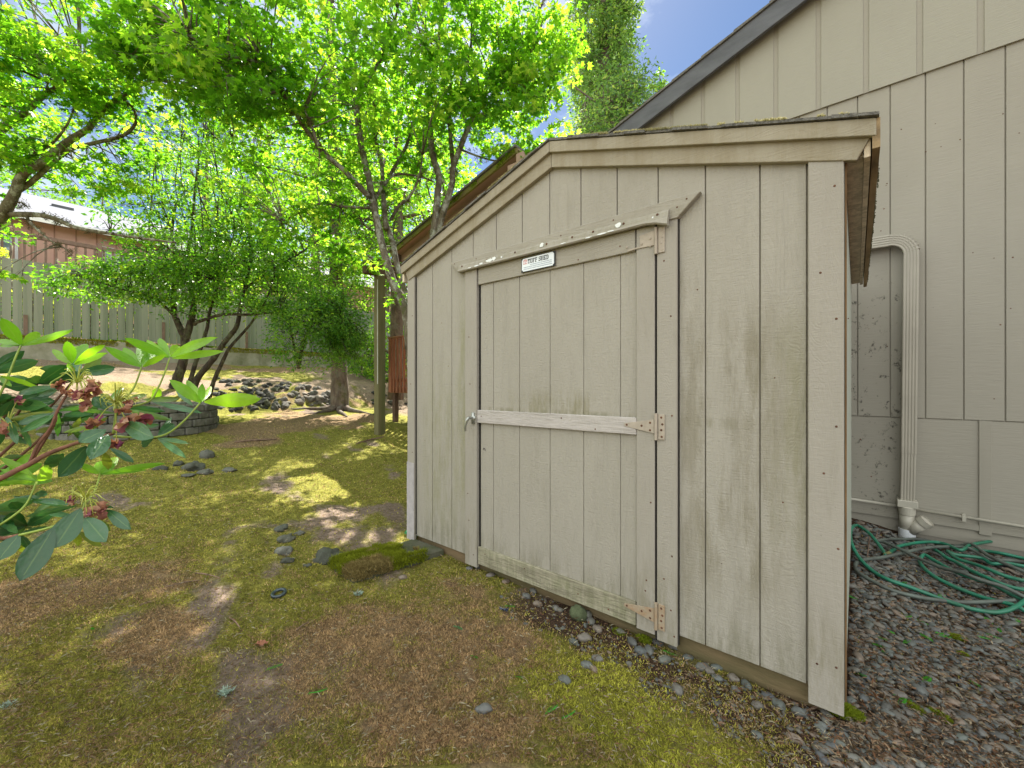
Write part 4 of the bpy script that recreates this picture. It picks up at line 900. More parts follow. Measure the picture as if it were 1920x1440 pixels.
# twigs
for i, (x0, y0, x1, y1, r_, lab) in enumerate([(1495,1345,1600,1315,.0035,'long pale twig leaning at the near skid corner'),(310,1105,375,1092,.003,'reddish bark strip on the lawn'),(365,1078,412,1088,.0035,'curved reddish twig right of the bark strip'),(262,1140,285,1134,.003,'short reddish twig on dark soil'),(430,1162,450,1182,.003,'grey twig above the dead brown leaf'),(555,1187,580,1172,.003,'thin grey twig right of the dead leaf'),(440,830,520,825,.012,'long dark branch lying in front of the block planter'),(668,833,720,820,.01,'dark root or branch lying before the timber post'),(1632,1000,1625,1060,.003,'bare forked twig beside the upper hose loop'),(1650,985,1640,1020,.002,'thin bare twig near the drain pipe')]):
    a, b2 = PG(x0, y0), PG(x1, y1); mdl = (a + b2) / 2 + Vector((0, 0, .02)); b = MB(); b.tube([a + Vector((0,0,.012)), mdl, b2 + Vector((0,0,.014))], [r_, r_*1.2, r_*.6], 6, sm=4, wob=.15)
    d = (b2 - a); b.tube([mdl, mdl + d * .25 + Vector((d.y*.2, -d.x*.2, .01))], [r_*.7, r_*.3], 5)
    props(b.build('twig', M_TWIG), lab, 'twig')
# ================================================================== fence and retaining wall
FX = -14.3
fence = thing('board_fence', 'weathered grey green board fence with light gaps standing on the mossy retaining wall', 'fence', (FX, 4, 2.27))
b = MB(); random.seed(21); y = -4.
while y < 13:
    w_ = .140 + random.uniform(-.004, .004); zt_ = 3.98 + random.uniform(-.015, .015); zb = 2.30 + random.uniform(-.01, .02); dx = random.uniform(-.004, .004); tl = random.uniform(-.004, .004)
    b.add([(FX + dx, y, zb), (FX + dx, y + w_, zb), (FX + dx, y + w_ + tl, zt_), (FX + dx, y + tl, zt_), (FX - .018 + dx, y, zb), (FX - .018 + dx, y + w_, zb), (FX - .018 + dx, y + w_ + tl, zt_), (FX - .018 + dx, y + tl, zt_)], [(0,1,2,3), (7,6,5,4), (0,3,7,4), (1,5,6,2), (3,2,6,7), (0,4,5,1)])
    y += w_ + random.choice([.004, .008, .014, .018])
m = N('weathered_fence_board'); g1 = m.noise((1, 7.1, .12), 9, 6, .7, .6); g2 = m.noise((.1, 6.9, .05), 1.02, 1, .5); kn = m.ramp(m.voro((1, 1, .8), 3.2), [(.02, (1, 1, 1)), (.06, (0, 0, 0))])
c = m.mix(m.ramp(g2, [(.35, (0, 0, 0)), (.65, (1, 1, 1))]), (.27, .29, .235), (.155, .19, .135)); c = m.mix(m.math('MULTIPLY', m.ramp(g1, [(.4, (0, 0, 0)), (.7, (1, 1, 1))]), .55), c, (.36, .34, .27)); c = m.mix(kn, c, (.05, .04, .03)); c = m.mix(m.math('MULTIPLY', m.attr('tint'), .55), c, m.mix(.5, c, (.13, .16, .14))); c = m.mix(m.ramp(m.attr('tint'), [(.75, (0, 0, 0)), (1, (.5, .5, .5))]), c, (.38, .36, .30))
M_FENCE = m.done(c, .9, m.bump(g1, .5, .01), spec=.15)
o = b.build('pickets', M_FENCE, fence); setattrs(o.data, {'tint': np.repeat(np.random.default_rng(5).uniform(0, 1, len(b.v) // 8), 8)})
b = MB(); b.box((FX - .06, -4, 2.5), (FX - .02, 13, 2.59)); b.box((FX - .06, -4, 3.6), (FX - .02, 13, 3.69)); b.build('fence_rails', M_FENCE, fence)
for (px, y0, y1) in ((48, 590, 625), (307, 604, 645), (463, 622, 652), (120, 480, 481)):
    if y1 - y0 < 5: continue
    p = PX(px, y0, FX + .03); q = PX(px, y1, FX + .03); b = MB(); b.box((FX + .004, p.y - .032, 2.2), (FX + .02, p.y + .032, p.z)); po = b.build('post_bracket', M_NRAIL, fence)
rw = thing('retaining_wall', 'old concrete retaining wall with mossy top under the board fence', 'wall', (FX, 4, 1.6))
b = MB(); y = -6
while y < 13:
    b.box((FX - .25, y, 1.2), (FX + .10, y + 1.195, 2.24 + random.uniform(-.01, .01))); y += 1.2
b.build('concrete', M_WALLC, rw, bevel=.01)
n = 14000; C = np.stack([FX + .02 + rng.uniform(0, .10, n), rng.uniform(-5, 12, n), 2.245 + rng.uniform(0, .015, n)], 1); kq = fbm(C[:, 1], C[:, 0], 1.2, 3, 6) > .42
ov = C[kq].copy(); ov2 = ov.copy(); ov2[:, 0] = FX + .103; ov2[:, 2] -= rng.uniform(0, .12, len(ov2)) ** 1.0
blades(np.concatenate([ov, ov2]), .03, .012, np.array([[.28, .27, .03]]), 'wall_moss', rw)['kind'] = 'stuff'

# block planter
pl = thing('block_planter', 'low curved planter of grey tumbled concrete blocks', 'planter', (0, 0, 0))
c0 = PG(300, 815); cen = Vector((c0.x - .9, c0.y - .0, 0)); rad = 1.0
pr0 = P(402, 800, 6.3); cen = Vector((pr0.x - .95, pr0.y - .75, 0)); rad = 1.02; zb = float(gz(cen.x + .7, cen.y)) - .03
pl.location = (cen.x, cen.y, zb)
b = MB(); random.seed(4); nb_ = 30
for k in range(4):
    for i in range(nb_):
        a0 = 2*math.pi*(i + .5 * (k % 2)) / nb_; a1 = a0 + 2*math.pi/nb_ - .014; r0, r1 = rad - .16, rad + random.uniform(-.012, .012); z0 = zb + k*.112; z1 = z0 + .106
        vs = [(cen.x + r*math.cos(a), cen.y + r*math.sin(a), z) for z in (z0, z1) for (r, a) in ((r0, a0), (r1, a0), (r1, a1), (r0, a1))]
        b.add(vs, [(0,3,2,1),(4,5,6,7),(0,1,5,4),(1,2,6,5),(2,3,7,6),(3,0,4,7)])
b.build('blocks', M_BLOCK, pl, bevel=.012)
b = MB(); b.tube([(cen.x, cen.y, zb), (cen.x, cen.y, zb + .40)], [rad - .14, rad - .14], 24); b.build('soil_fill', simple('planter_soil', (.10, .09, .04), .95, .3, 6, .6, 40, co='w'), pl)

# timber post, beam, patio roof, deck railing
M_MOSSW = simple('mossy_fascia', (.13, .17, .02), .95, .3, 4, .8, 50, co='w', col2=(.16, .10, .06))
pat = thing('patio_cover', 'low pitched patio cover with mossy fascia and brown pink soffit behind the shed', 'patio roof', (-5, 5.5, 0))
b = MB(); pp = P(712, 790, 7.2); px_, py_ = pp.x, pp.y
b.box((px_ - .07, py_ - .07, .1), (px_ + .07, py_ + .07, 3.08)); b.build('post', M_POST, pat, bevel=.004)
b = MB(); b.tube([(px_ - .073, py_ - .03, 3.0), (px_ - .075, py_ - .03, 2.1)], .008, 6); b.tube([(px_ + .05, py_ - .075, 3.0), (px_ + .05, py_ - .075, 2.3), (px_ + .053, py_ - .075, 1.2)], .007, 6); b.build('cord', M_CHAIN, pat)
M_BEAM = simple('dark_brown_beam', (.12, .075, .05), .85, .2, 4, .3, 50, co='w')
b = MB(); b.box((px_ - .07, 3.75, 3.08), (px_ + .07, 7.6, 3.36)); b.build('beam', M_BEAM, pat, bevel=.004)
def pz(x): return 3.62 + .273 * (x + 6.318)
def pslab(b, o0, o1, y0, y1, x0=-6.42, x1=-3.5): b.prism([(x0, pz(x0) + o0), (x1, pz(x1) + o0), (x1, pz(x1) + o1), (x0, pz(x0) + o1)], y0, y1)
b = MB(); pslab(b, -.085, -.015, 4.28, 4.315); b.build('rake_fascia', M_MOSSW, pat)
b = MB(); pslab(b, -.03, -.012, 4.316, 7.6); b.build('soffit', M_PINKSOFF, pat)
b = MB(); pslab(b, -.010, .02, 4.25, 7.7, -6.48); b.build('roofing', M_SHING, pat)
b = MB()
for yy_ in (4.5, 5.3, 6.1, 6.9): pslab(b, -.15, -.031, yy_, yy_ + .04)
b.build('rafters', M_PINKSOFF, pat)
b = MB(); b.box((-6.44, 4.316, pz(-6.42) - .15), (-6.41, 7.6, pz(-6.42) + 0)); b.build('eave_fascia', M_BEAM, pat)
p = PY(985, 300, 4.3); b = MB(); b.box((p.x - .14, 4.28, p.z - .25), (p.x - .02, 4.33, p.z + .12)); b.box((p.x - .30, 4.29, p.z - .30), (p.x - .15, 4.32, p.z + .02)); b.build('rafter_tail', M_PINKSOFF, pat)
n = 4200; xx = rng.uniform(-6.45, -3.52, n); C = np.stack([xx, 4.275 - rng.uniform(0, .005, n), np.array([pz(v) for v in xx]) + .02 - rng.uniform(0, .10, n)], 1)
C = C[fbm(C[:, 0], C[:, 2], 4, 3, 3) > .45]; blades(C, .02, .010, np.array([[.17, .24, .015]]), 'fascia_moss', pat)['kind'] = 'stuff'
pw = thing('deck_wall', 'brown wall and deck skirt under the patio cover behind the shed', 'wall', (-4.5, 5.4, 0)); b = MB(); b.box((-4.3, 5.3, 0), (-2.76, 5.36, 3.9)); b.build('boards', M_PINKSOFF, pw)
dr = thing('deck_railing', 'orange brown wooden deck railing with vertical slats beside the timber post', 'railing', (-6, 5, 0))
rx0 = -7.42; ry = 4.95
b = MB(); b.box((rx0 - .03, ry - .05, 2.13), (-3.4, ry + .05, 2.17)); b.box((rx0, ry - .012, 1.24), (-3.4, ry + .03, 1.31)); b.box((rx0, ry - .02, 1.02), (-3.4, ry + .03, 1.14)); b.build('rails', M_BROWNW, dr, bevel=.004)
x = rx0
i = 0
while x < -3.5:
    b = MB(); wd = .09 if i == 0 else .038; b.box((x, ry - .055, 1.03), (x + wd, ry - .013, 2.128)); b.build('baluster', M_BROWNW, dr, bevel=.003); x += .115 if i else .15; i += 1
b = MB(); b.box((rx0 + .0, ry + .04, .2), (rx0 + .09, ry + .13, 1.1)); b.box((rx0 + .9, ry + .04, .2), (rx0 + .99, ry + .13, 1.1)); b.build('deck_post', M_BEAM, dr)
b = MB(); b.box((rx0, ry + .035, 1.06), (-3.4, 7.5, 1.10)); b.build('deck_floor', M_BROWNW, dr)

# ================================================================== neighbour house
nh = thing('neighbour_house', 'salmon pink house with pale grey roof beyond the fence', 'house', (-26, 4, 3))
NX = -25.5
b = MB(); b.box((NX - 8, -9, 2), (NX, 19, 7.78)); b.build('wall', M_NWALL, nh)
b = MB(); y = -9.
while y < 19: b.box((NX + .001, y, 3.5), (NX + .03, y + .04, 7.75)); y += .62
b.build('battens', simple('salmon_batten', (.45, .25, .19), .8, .05, 2, co='w'), nh)
b = MB(); b.add([(NX + .75, -10, 7.72), (NX + .75, 20, 7.72), (NX - 4.4, 20, 10.15), (NX - 4.4, -10, 10.15), (NX - 9, 20, 7.9), (NX - 9, -10, 7.9), (NX + .75, -10, 7.60), (NX + .75, 20, 7.60), (NX - 4.4, 20, 10.0), (NX - 4.4, -10, 10.0)], [(0,1,2,3), (3,2,4,5), (0,6,7,1), (6,9,8,7)])
rf = b.build('roof', M_NROOF, nh)
b = MB(); b.box((NX + .751, -10, 7.60), (NX + .80, 20, 7.76)); b.build('gutter', M_NWHITE, nh)
b = MB(); q = PX(118, 383, NX - 2.6); b.box((NX - 3.0, q.y - .35, 9.2), (NX - 2.6, q.y + .35, 9.42)); b.build('roof_vent', M_GREYROOF, rf)
def nwin(pxa, pxb, z0, z1, name='window', mull=0):
    ya, yb = PX(pxa, 450, NX).y, PX(pxb, 450, NX).y; b = MB(); f = .12
    b.box((NX + .03, ya, z0), (NX + .10, yb, z0 + f)); b.box((NX + .03, ya, z1 - f), (NX + .10, yb, z1)); b.box((NX + .03, ya, z0 + f), (NX + .10, ya + f, z1 - f)); b.box((NX + .03, yb - f, z0 + f), (NX + .10, yb, z1 - f))
    for k in range(mull): yc = ya + (yb - ya) * (k + 1) / (mull + 1); b.box((NX + .03, yc - .05, z0 + f), (NX + .10, yc + .05, z1 - f))
    w_ = b.build(name, M_NWHITE, nh); b = MB(); b.box((NX + .031, ya + f, z0 + f), (NX + .05, yb - f, z1 - f)); b.build('pane', M_GLASS, w_)
nwin(190, 214, 4.6, 7.25); nwin(216, 290, 5.6, 7.15, mull=1); nwin(-40, 34, 4.4, 7.1, mull=1); nwin(310, 360, 5.6, 7.0)
rl = thing('deck_railing', 'brown upstairs deck railing across the front of the pink neighbour house', 'railing', (NX + 1.2, 4, 6))
b = MB(); b.box((NX + 1.13, -8, 6.80), (NX + 1.27, 18, 6.95)); b.box((NX + 1.17, -8, 5.75), (NX + 1.23, 18, 5.83)); b.box((NX + .04, -8, 5.4), (NX + 1.25, 18, 5.6)); b.build('rails', M_NRAIL, rl)
b = MB(); y = -8
while y < 18: b.box((NX + 1.16, y, 5.831), (NX + 1.23, y + .07, 6.799)); y += .27
b.build('balusters', M_NRAIL, rl)
for y in (-6, -3.3, -.6, 2.1, 4.8, 7.5, 10.2, 12.9): b = MB(); b.box((NX + 1.11, y, 5.6), (NX + 1.29, y + .14, 7.05)); b.build('railing_post', M_NRAIL, rl)

# ================================================================== leaves
OVAL = (np.array([(0, 0, 0), (.45, -.5, .06), (1, 0, -.05), (.45, .5, .06)]), np.array([(0, 1, 2, 3)]))
_v, _f = [], []
for k, (an, ln) in enumerate([(-82, .62), (-40, .88), (0, 1.0), (40, .88), (82, .62)]):
    a = R(an); d = np.array([math.cos(a), math.sin(a)]); s_ = np.array([-d[1], d[0]])
    for (al, wq, zq) in ((0, 0, 0), (.5, -.17, .03), (1, 0, -.06), (.5, .17, .03)): q = d * al * ln + s_ * wq; _v.append((q[0], q[1], zq))
    _f.append(tuple(range(4*k, 4*k + 4)))
MAPLE = (np.array(_v), np.array(_f))
def leaves(C, D, Nn, L, W, tint, tpl):
    D = D / np.linalg.norm(D, axis=1, keepdims=True); Sd = np.cross(Nn, D); Sd /= np.linalg.norm(Sd, axis=1, keepdims=True) + 1e-9; Nz = np.cross(D, Sd)
    tv, tf = tpl; k = len(tv)
    V = C[:, None] + D[:, None] * (tv[:, 0][None, :, None] * L[:, None, None]) + Sd[:, None] * (tv[:, 1][None, :, None] * W[:, None, None]) + Nz[:, None] * (tv[:, 2][None, :, None] * L[:, None, None])
    F = tf[None] + (np.arange(len(C)) * k)[:, None, None]; return V.reshape(-1, 3), F.reshape(-1, 4), np.repeat(tint, k)
def crown_leaves(sprays, size, tpl, asp=.5, flat=.16, up=.55, tintf=None, droop=.15):
    """sprays: list of (centre, radius, count)"""
    Cs, Ds, Ns, Ls, Ts = [], [], [], [], []
    for (c, r_, n) in sprays:
        th = rng.uniform(0, 2*np.pi, n); rr = r_ * np.sqrt(rng.uniform(.02, 1, n)); tl = rng.normal(0, .25, 2)
        x, y = rr*np.cos(th), rr*np.sin(th); z = rng.normal(0, flat * r_, n) - droop * rr * rr / r_ + tl[0]*x + tl[1]*y
        Cs.append(np.stack([x, y, z], 1) + np.array(c[:])); dd_ = np.stack([x, y, 0*x], 1) / r_ + rng.normal(0, .6, (n, 3)); dd_[:, 2] -= .25; Ds.append(dd_)
        Ns.append(np.stack([rng.normal(0, up, n), rng.normal(0, up, n), np.ones(n)], 1)); Ls.append(rng.uniform(.5, 1.2, n) * size * rng.uniform(.8, 1.15))
        Ts.append(np.clip(rng.normal(.5, .17, n) + rng.normal(0, .2), 0, 1))
    C, D, Nn, L, T = map(np.concatenate, (Cs, Ds, Ns, Ls, Ts)); return leaves(C, D, Nn, L, L * asp, T, tpl)
def ell(px, py, t, rx, ry, rt, n, r_, cnt, gap=None):
    """n sprays inside an ellipsoid whose centre and radii were measured in the photograph"""
    c = P(px, py, t); fw = Vector((-SA, CA, 0)); rg = Vector((CA, SA, 0)); out = []
    for _ in range(n):
        while True:
            a, b_, d = random.uniform(-1, 1), random.uniform(-1, 1), random.uniform(-1, 1)
            if a*a + b_*b_ + d*d <= 1: break
        p = c + rg * (a * rx / FPX * t) + Vector((0, 0, b_ * ry / FPX * t)) + fw * (d * rt); out.append((p, r_ * random.uniform(.6, 1.25), max(4, int(cnt * random.uniform(.6, 1.3)))))
    return out
def limb(b, pts, r0, r1, n=9, sm=5, wob=.08):
    k = len(pts); b.tube(pts, [r0 + (r1 - r0) * i / (k - 1) for i in range(k)], n, sm=sm, wob=wob)
def tree(name, label, cat, base, limbs, sprays, lmat, bmat, size, tpl, asp=.5, group=None, flat=.16, up=.55, twig=.006, mossy=0, maxtw=1.6):
    t = thing(name, label, cat, base, group); b = MB(); nodes = []
    for (pts, r0, r1) in limbs:
        limb(b, pts, r0, r1)
        for i in range(len(pts) - 1):
            for q in range(4): nodes.append((pts[i].lerp(pts[i+1], q / 4), r0 + (r1 - r0) * (i + q/4) / (len(pts) - 1)))
    b.build('trunk', bmat, t, smooth=True)
    NA = np.array([n_[0][:] for n_ in nodes]); b = MB()
    for (c, r_, n) in sprays:
        d = np.linalg.norm(NA - np.array(c[:]), axis=1); j = int(np.argmin(d + random.uniform(0, .3))); a = Vector(NA[j]); L = (c - a).length
        if L > maxtw * 2.2: a = c + (a - c).normalized() * maxtw
        mdl = a.lerp(c, .5) + Vector((random.uniform(-.1, .1), random.uniform(-.1, .1), .06 + .08 * random.random())) * min(L, 1.2)
        b.tube([a, mdl, c], [min(twig * 1.8, .014), twig, twig * .4], 4, sm=3)
        for _ in range(4):
            e = c + Vector((random.uniform(-1, 1), random.uniform(-1, 1), random.uniform(-.3, .2))) * r_ * .8; s0 = mdl.lerp(c, random.uniform(.4, 1)); b.tube([s0, e], [twig * .5, twig * .25], 3)
    b.build('twigs', bmat, t, smooth=True)
    if mossy:
        k_ = rng.integers(0, len(NA), mossy); cc = np.repeat(NA[k_] + rng.normal(0, .03, (mossy, 3)), 26, 0); cc = cc + rng.normal(0, 1, cc.shape) * np.repeat(rng.uniform(.008, .028, (mossy, 1)), 26, 0)
        mo_ = blades(cc, -.03, .004, np.array([[.11, .095, .045]]), 'branch_moss', t, 1.2); mo_['kind'] = 'stuff'
    V, F, T = crown_leaves(sprays, size, tpl, asp, flat, up); me = npmesh('foliage', V, F, T); link('foliage', me, lmat, t); return t
def PL_(pts, t0, t1=None):
    t1 = t0 if t1 is None else t1; k = len(pts) - 1; return [P(a, b_, t0 + (t1 - t0) * i / k) for i, (a, b_) in enumerate(pts)]
def ground_at(p): return Vector((p.x, p.y, float(gz(p.x, p.y))))
random.seed(100); rng = np.random.default_rng(100)

# maple A, just left of the shed
ta = 5.6; ab = ground_at(P(778, 800, 5.5))
A1 = [ab] + PL_([(774,700),(768,640),(765,600),(752,560),(737,530),(725,490),(712,440),(700,380),(690,330),(677,270),(668,200),(665,130),(660,60),(650,-60),(630,-200)], 5.5, 5.9)
A2 = PL_([(776,660),(772,600),(758,545),(745,500),(735,450),(722,410),(720,363),(727,337),(742,310),(762,273),(775,230),(790,170)], 5.7, 6.4)
A3 = PL_([(724,430),(718,363),(716,313),(708,280),(702,240),(704,200),(700,130),(710,40)], 5.9, 6.6)
A4 = PL_([(733,413),(747,387),(767,370),(780,347),(785,330),(790,310),(792,285)], 6.0, 5.8)
A5 = PL_([(697,370),(685,362),(665,340),(640,315),(605,285),(590,262),(575,245),(556,215),(540,195),(520,150),(500,120),(478,90)], 5.7, 4.6)
A6 = PL_([(700,385),(715,352),(740,328),(770,328),(800,335),(815,342)], 5.8, 6.3)
A7 = PL_([(598,275),(585,240),(575,215),(568,200)], 4.9, 4.9); A8 = PL_([(520,150),(505,120),(450,110),(400,90),(340,60)], 4.8, 4.2)
A9 = PL_([(530,165),(500,175),(470,150),(430,140),(400,100)], 4.8, 4.4); A10 = PL_([(668,200),(690,150),(720,100),(740,40),(760,-60)], 5.8, 5.2)
A11 = PL_([(696,390),(650,388),(600,382),(560,400),(520,420)], 5.6, 5.6); A12 = PL_([(765,560),(775,580),(780,640),(792,700),(795,760)], 5.4, 5.2)
sp = ell(620, 120, 5.2, 250, 120, 1.4, 96, .33, 52) + ell(560, 330, 5.6, 150, 120, .9, 42, .28, 46) + ell(730, 250, 6.3, 110, 150, .6, 26, .28, 44) + ell(430, 110, 4.5, 130, 90, .8, 48, .28, 50) + ell(300, 90, 4.8, 90, 70, .6, 22, .26, 46) + ell(640, -120, 5.0, 420, 170, 1.6, 62, .38, 50) + ell(735, 540, 5.4, 35, 50, .3, 4, .16, 14) + ell(700, -140, 8.0, 330, 190, 1.5, 44, .40, 50) + ell(650, 450, 6.2, 90, 80, .8, 16, .28, 42)  # the deep clump above the view is unseen, added to dapple the lawn
tree('maple_tree', 'slender maple with pale mottled leaning trunk close to the left corner of the shed', 'tree', ab, [(A1, .075, .026), (A2, .05, .017), (A3, .036, .012), (A4, .025, .008), (A5, .04, .015), (A6, .025, .01), (A7, .018, .006), (A8, .022, .008), (A9, .018, .006), (A10, .03, .01), (A11, .02, .008), (A12, .035, .02)], sp, M_LMAPLE, M_BARK, .078, MAPLE, 1.0, mossy=420)
# maple B, rising behind the shed roof
bb_ = ground_at(P(806, 800, 6.1))
B1 = [bb_] + PL_([(806,600),(812,470),(813,440),(817,407),(820,367),(823,333),(813,297),(808,263),(807,220),(807,163),(817,123),(823,80),(828,20),(840,-80),(850,-220)], 6.05, 6.1)
B2 = PL_([(812,500),(823,427),(837,380),(847,347),(850,313),(862,280),(875,247),(887,220),(902,187),(922,147),(945,120),(977,90),(1000,40),(1040,-40)], 6.1, 5.8)
B3 = PL_([(850,313),(845,263),(843,213),(857,180),(873,130),(879,107),(887,60),(900,-20)], 6.1, 5.9); B4 = PL_([(843,213),(836,187),(830,147),(826,120),(800,60),(780,0)], 6.1, 5.8)
B5 = PL_([(850,200),(880,180),(910,155),(950,135),(990,105),(1020,60)], 6.1, 5.8); B6 = PL_([(895,190),(930,165),(960,170),(1000,160),(1040,140)], 6., 5.8)
B7 = PL_([(862,280),(920,300),(980,305),(1010,300)], 6.1, 5.9); B8 = PL_([(807,163),(795,120),(790,70),(770,10)], 6.1, 5.9)
sp = ell(880, 130, 5.8, 150, 110, .9, 70, .30, 48) + ell(960, 210, 5.8, 105, 70, .5, 30, .24, 42) + ell(1000, 120, 5.7, 85, 80, .5, 28, .24, 42) + ell(830, 300, 6.6, 90, 90, .6, 18, .26, 44) + ell(960, 290, 5.8, 60, 22, .3, 10, .2, 36) + ell(900, -110, 5.6, 240, 130, 1.2, 46, .36, 50) + ell(1050, 60, 5.6, 30, 70, .3, 8, .2, 40)
tree('maple_tree', 'multi stemmed maple whose smooth grey stems rise behind the shed roof', 'tree', bb_, [(B1, .062, .026), (B2, .052, .017), (B3, .034, .012), (B4, .025, .01), (B5, .02, .008), (B6, .016, .006), (B7, .016, .006), (B8, .02, .008)], sp, M_LMAPLE, M_BARK, .078, MAPLE, 1.0, mossy=420)
# maple C, left edge
cb = ground_at(P(-150, 760, 6.2))
C0 = [cb] + PL_([(-110,560),(-60,470),(-20,430),(0,410),(13,390),(27,363),(43,327),(70,310),(110,280),(140,257),(167,240),(187,213),(207,193),(240,173),(300,140)], 6.2, 5.4)
C1 = PL_([(27,363),(60,340),(110,295),(140,277),(183,267),(233,253),(255,228),(247,200),(217,180),(180,175),(150,187)], 6.0, 5.4)
C2 = PL_([(-60,470),(-50,330),(-13,257),(0,247),(27,223),(53,207),(77,183),(100,167),(127,147),(160,110)], 6.0, 5.2); C3 = PL_([(20,402),(73,403),(110,413),(143,427),(200,437),(267,447),(330,455)], 6.0, 5.8)
C4 = PL_([(50,402),(55,415),(75,435),(100,455),(120,465),(135,478)], 6., 5.8); C5 = PL_([(20,382),(40,380),(55,392)], 6., 6.); C6 = PL_([(88,172),(90,155),(100,140)], 5.4, 5.3)
C7 = PL_([(50,320),(55,295),(90,275),(115,250),(135,215),(140,180)], 5.9, 5.5); C8 = PL_([(-60,470),(-120,300),(-180,100),(-260,-100)], 6.1, 5.6)
sp = ell(60, 110, 5.0, 170, 62, .9, 64, .27, 52) + ell(20, 245, 5.6, 70, 75, .6, 34, .25, 50) + ell(330, 110, 5.0, 140, 62, .9, 44, .27, 50) + ell(150, 325, 6.0, 120, 28, .6, 26, .22, 44) + ell(250, 230, 5.8, 60, 60, .5, 12, .22, 38) + ell(240, 290, 6.0, 70, 35, .5, 7, .2, 32) + ell(150, -100, 5.0, 420, 150, 1.6, 60, .4, 50) + ell(-200, 150, 5.4, 180, 260, 1.4, 40, .36, 50) + ell(10, 440, 6.0, 30, 10, .3, 3, .2, 30) + ell(20, 515, 5.5, 14, 5, .2, 2, .14, 30)
tree('maple_tree', 'spreading maple with thick lichened limb arching in from the left edge', 'tree', cb, [(C0, .092, .016), (C1, .035, .007), (C2, .062, .014), (C3, .04, .012), (C4, .02, .006), (C5, .012, .005), (C6, .012, .006), (C7, .025, .008), (C8, .09, .03)], sp, M_LMAPLE, M_BARK, .075, MAPLE, 1.0, mossy=300)
# canopy behind and left of the camera that throws the dappled shade
def shade_tree(label, x, y, h, rr, n, cnt=60, group=None):
    base = Vector((x, y, float(gz(x, y)))); top = base + Vector((random.uniform(-.4, .4), random.uniform(-.4, .4), h)); L = [([base, base.lerp(top, .4) + Vector((.15, .1, 0)), base.lerp(top, .75), top], .13, .03)]
    for i in range(7):
        a = i * 2.4; s_ = base.lerp(top, .35 + .09 * i); L.append(([s_, s_ + Vector((math.cos(a), math.sin(a), .5)) * rr * .45, s_ + Vector((math.cos(a), math.sin(a), .62)) * rr * .85], .05, .012))
    sp = []
    for _ in range(n):
        while True:
            v = Vector([random.uniform(-1, 1) for _ in range(3)])
            if .12 < v.length < 1: break
        sp.append((base + Vector((v.x * rr, v.y * rr, h * .68 + v.z * h * .36)), .38, cnt))
    tree('maple_tree', label, 'tree', base, L, sp, M_LMAPLE, M_BARK, .085, MAPLE, 1.0, group)

# (evergreen shrub) D with many dark stems on the bank
td = 8.4
D = [([ground_at(P(327,740,td))] + PL_([(330,720),(334,705),(343,680),(347,640),(340,620),(328,590),(325,553),(330,500),(322,440),(330,380)], td, td), .11, .02),
 (PL_([(347,640),(358,603),(363,570),(357,537),(350,490),(360,430),(365,360),(372,300)], td), .07, .012), ([ground_at(P(352,725,td-.1))] + PL_([(357,713),(370,670),(387,620),(393,587),(410,520),(405,450),(410,370)], td - .1), .05, .012),
 ([ground_at(P(362,725,td-.2))] + PL_([(370,710),(400,673),(420,643),(443,613),(450,580),(457,547),(470,480),(460,400),(455,330)], td - .2), .065, .012), ([ground_at(P(392,735,td-.1))] + PL_([(400,717),(413,687),(430,653),(453,627),(473,603),(500,560),(520,500)], td - .1), .045, .012),
 (PL_([(365,608),(373,603),(417,590),(467,590),(517,587),(567,603),(610,610),(650,640)], td - .1, td - .6), .035, .012), (PL_([(330,580),(312,565),(315,545),(300,500),(280,440),(285,370),(290,300)], td), .03, .01),
 (PL_([(335,600),(290,560),(240,545),(190,530),(150,515)], td, td - .9), .03, .008), (PL_([(340,520),(290,480),(230,450),(200,430)], td, td - .5), .025, .008), (PL_([(460,540),(520,500),(570,470),(610,440)], td), .03, .01)]
for k in range(16):
    a = 270 + 15 * k; D.append((PL_([(a * .5 + 190, 520), (a + 20, 430), (a + random.uniform(-15, 15), 340), (a + random.uniform(-25, 25), 230)], td + random.uniform(-.5, .5)), .014, .006))
sp = ell(390, 490, 8.2, 150, 75, 1.2, 110, .34, 62) + ell(225, 528, 7.8, 125, 42, .6, 56, .28, 60) + ell(330, 530, 7.9, 90, 40, .6, 26, .28, 60) + ell(500, 500, 8.2, 120, 90, 1.0, 80, .34, 62) + ell(400, 290, 8.4, 125, 120, 1.0, 105, .32, 50) + ell(300, 300, 8.3, 50, 90, .8, 14, .28, 34) + ell(360, 560, 8.0, 100, 28, .6, 14, .26, 46) + ell(420, 410, 8.1, 180, 55, 1.0, 62, .32, 56) + ell(250, 410, 8.1, 70, 22, .5, 8, .26, 40)
tree('multi_stem_shrub', 'big multi stemmed evergreen shrub with dark trunks growing on the bank', 'shrub', D[0][0][0], D, sp, M_LSHRUB, M_BARKD, .095, OVAL, .45, flat=.22, up=.8, twig=.007)
sp = ell(590, 610, 7.7, 95, 75, .6, 80, .25, 84) + ell(650, 640, 7.6, 45, 55, .4, 26, .2, 70) + ell(640, 590, 7.9, 60, 80, .6, 50, .26, 80) + ell(560, 560, 7.9, 80, 40, .5, 34, .26, 70) + ell(650, 655, 7.9, 42, 42, .4, 22, .2, 70)
E0 = ground_at(P(560, 745, 8.3)); tree('evergreen_shrub', 'dense dark drooping evergreen shrub hanging in front of the thick tree trunk', 'shrub', E0, [([P(560, 690, 8.6), P(570, 640, 8.3), P(600, 590, 8.0), P(650, 600, 7.8)], .04, .012), ([P(560, 690, 8.6), P(540, 600, 8.3), P(520, 560, 8.0)], .03, .01)], sp, M_LDARK, M_BARKD, .075, OVAL, .36, flat=.35, up=1.0)
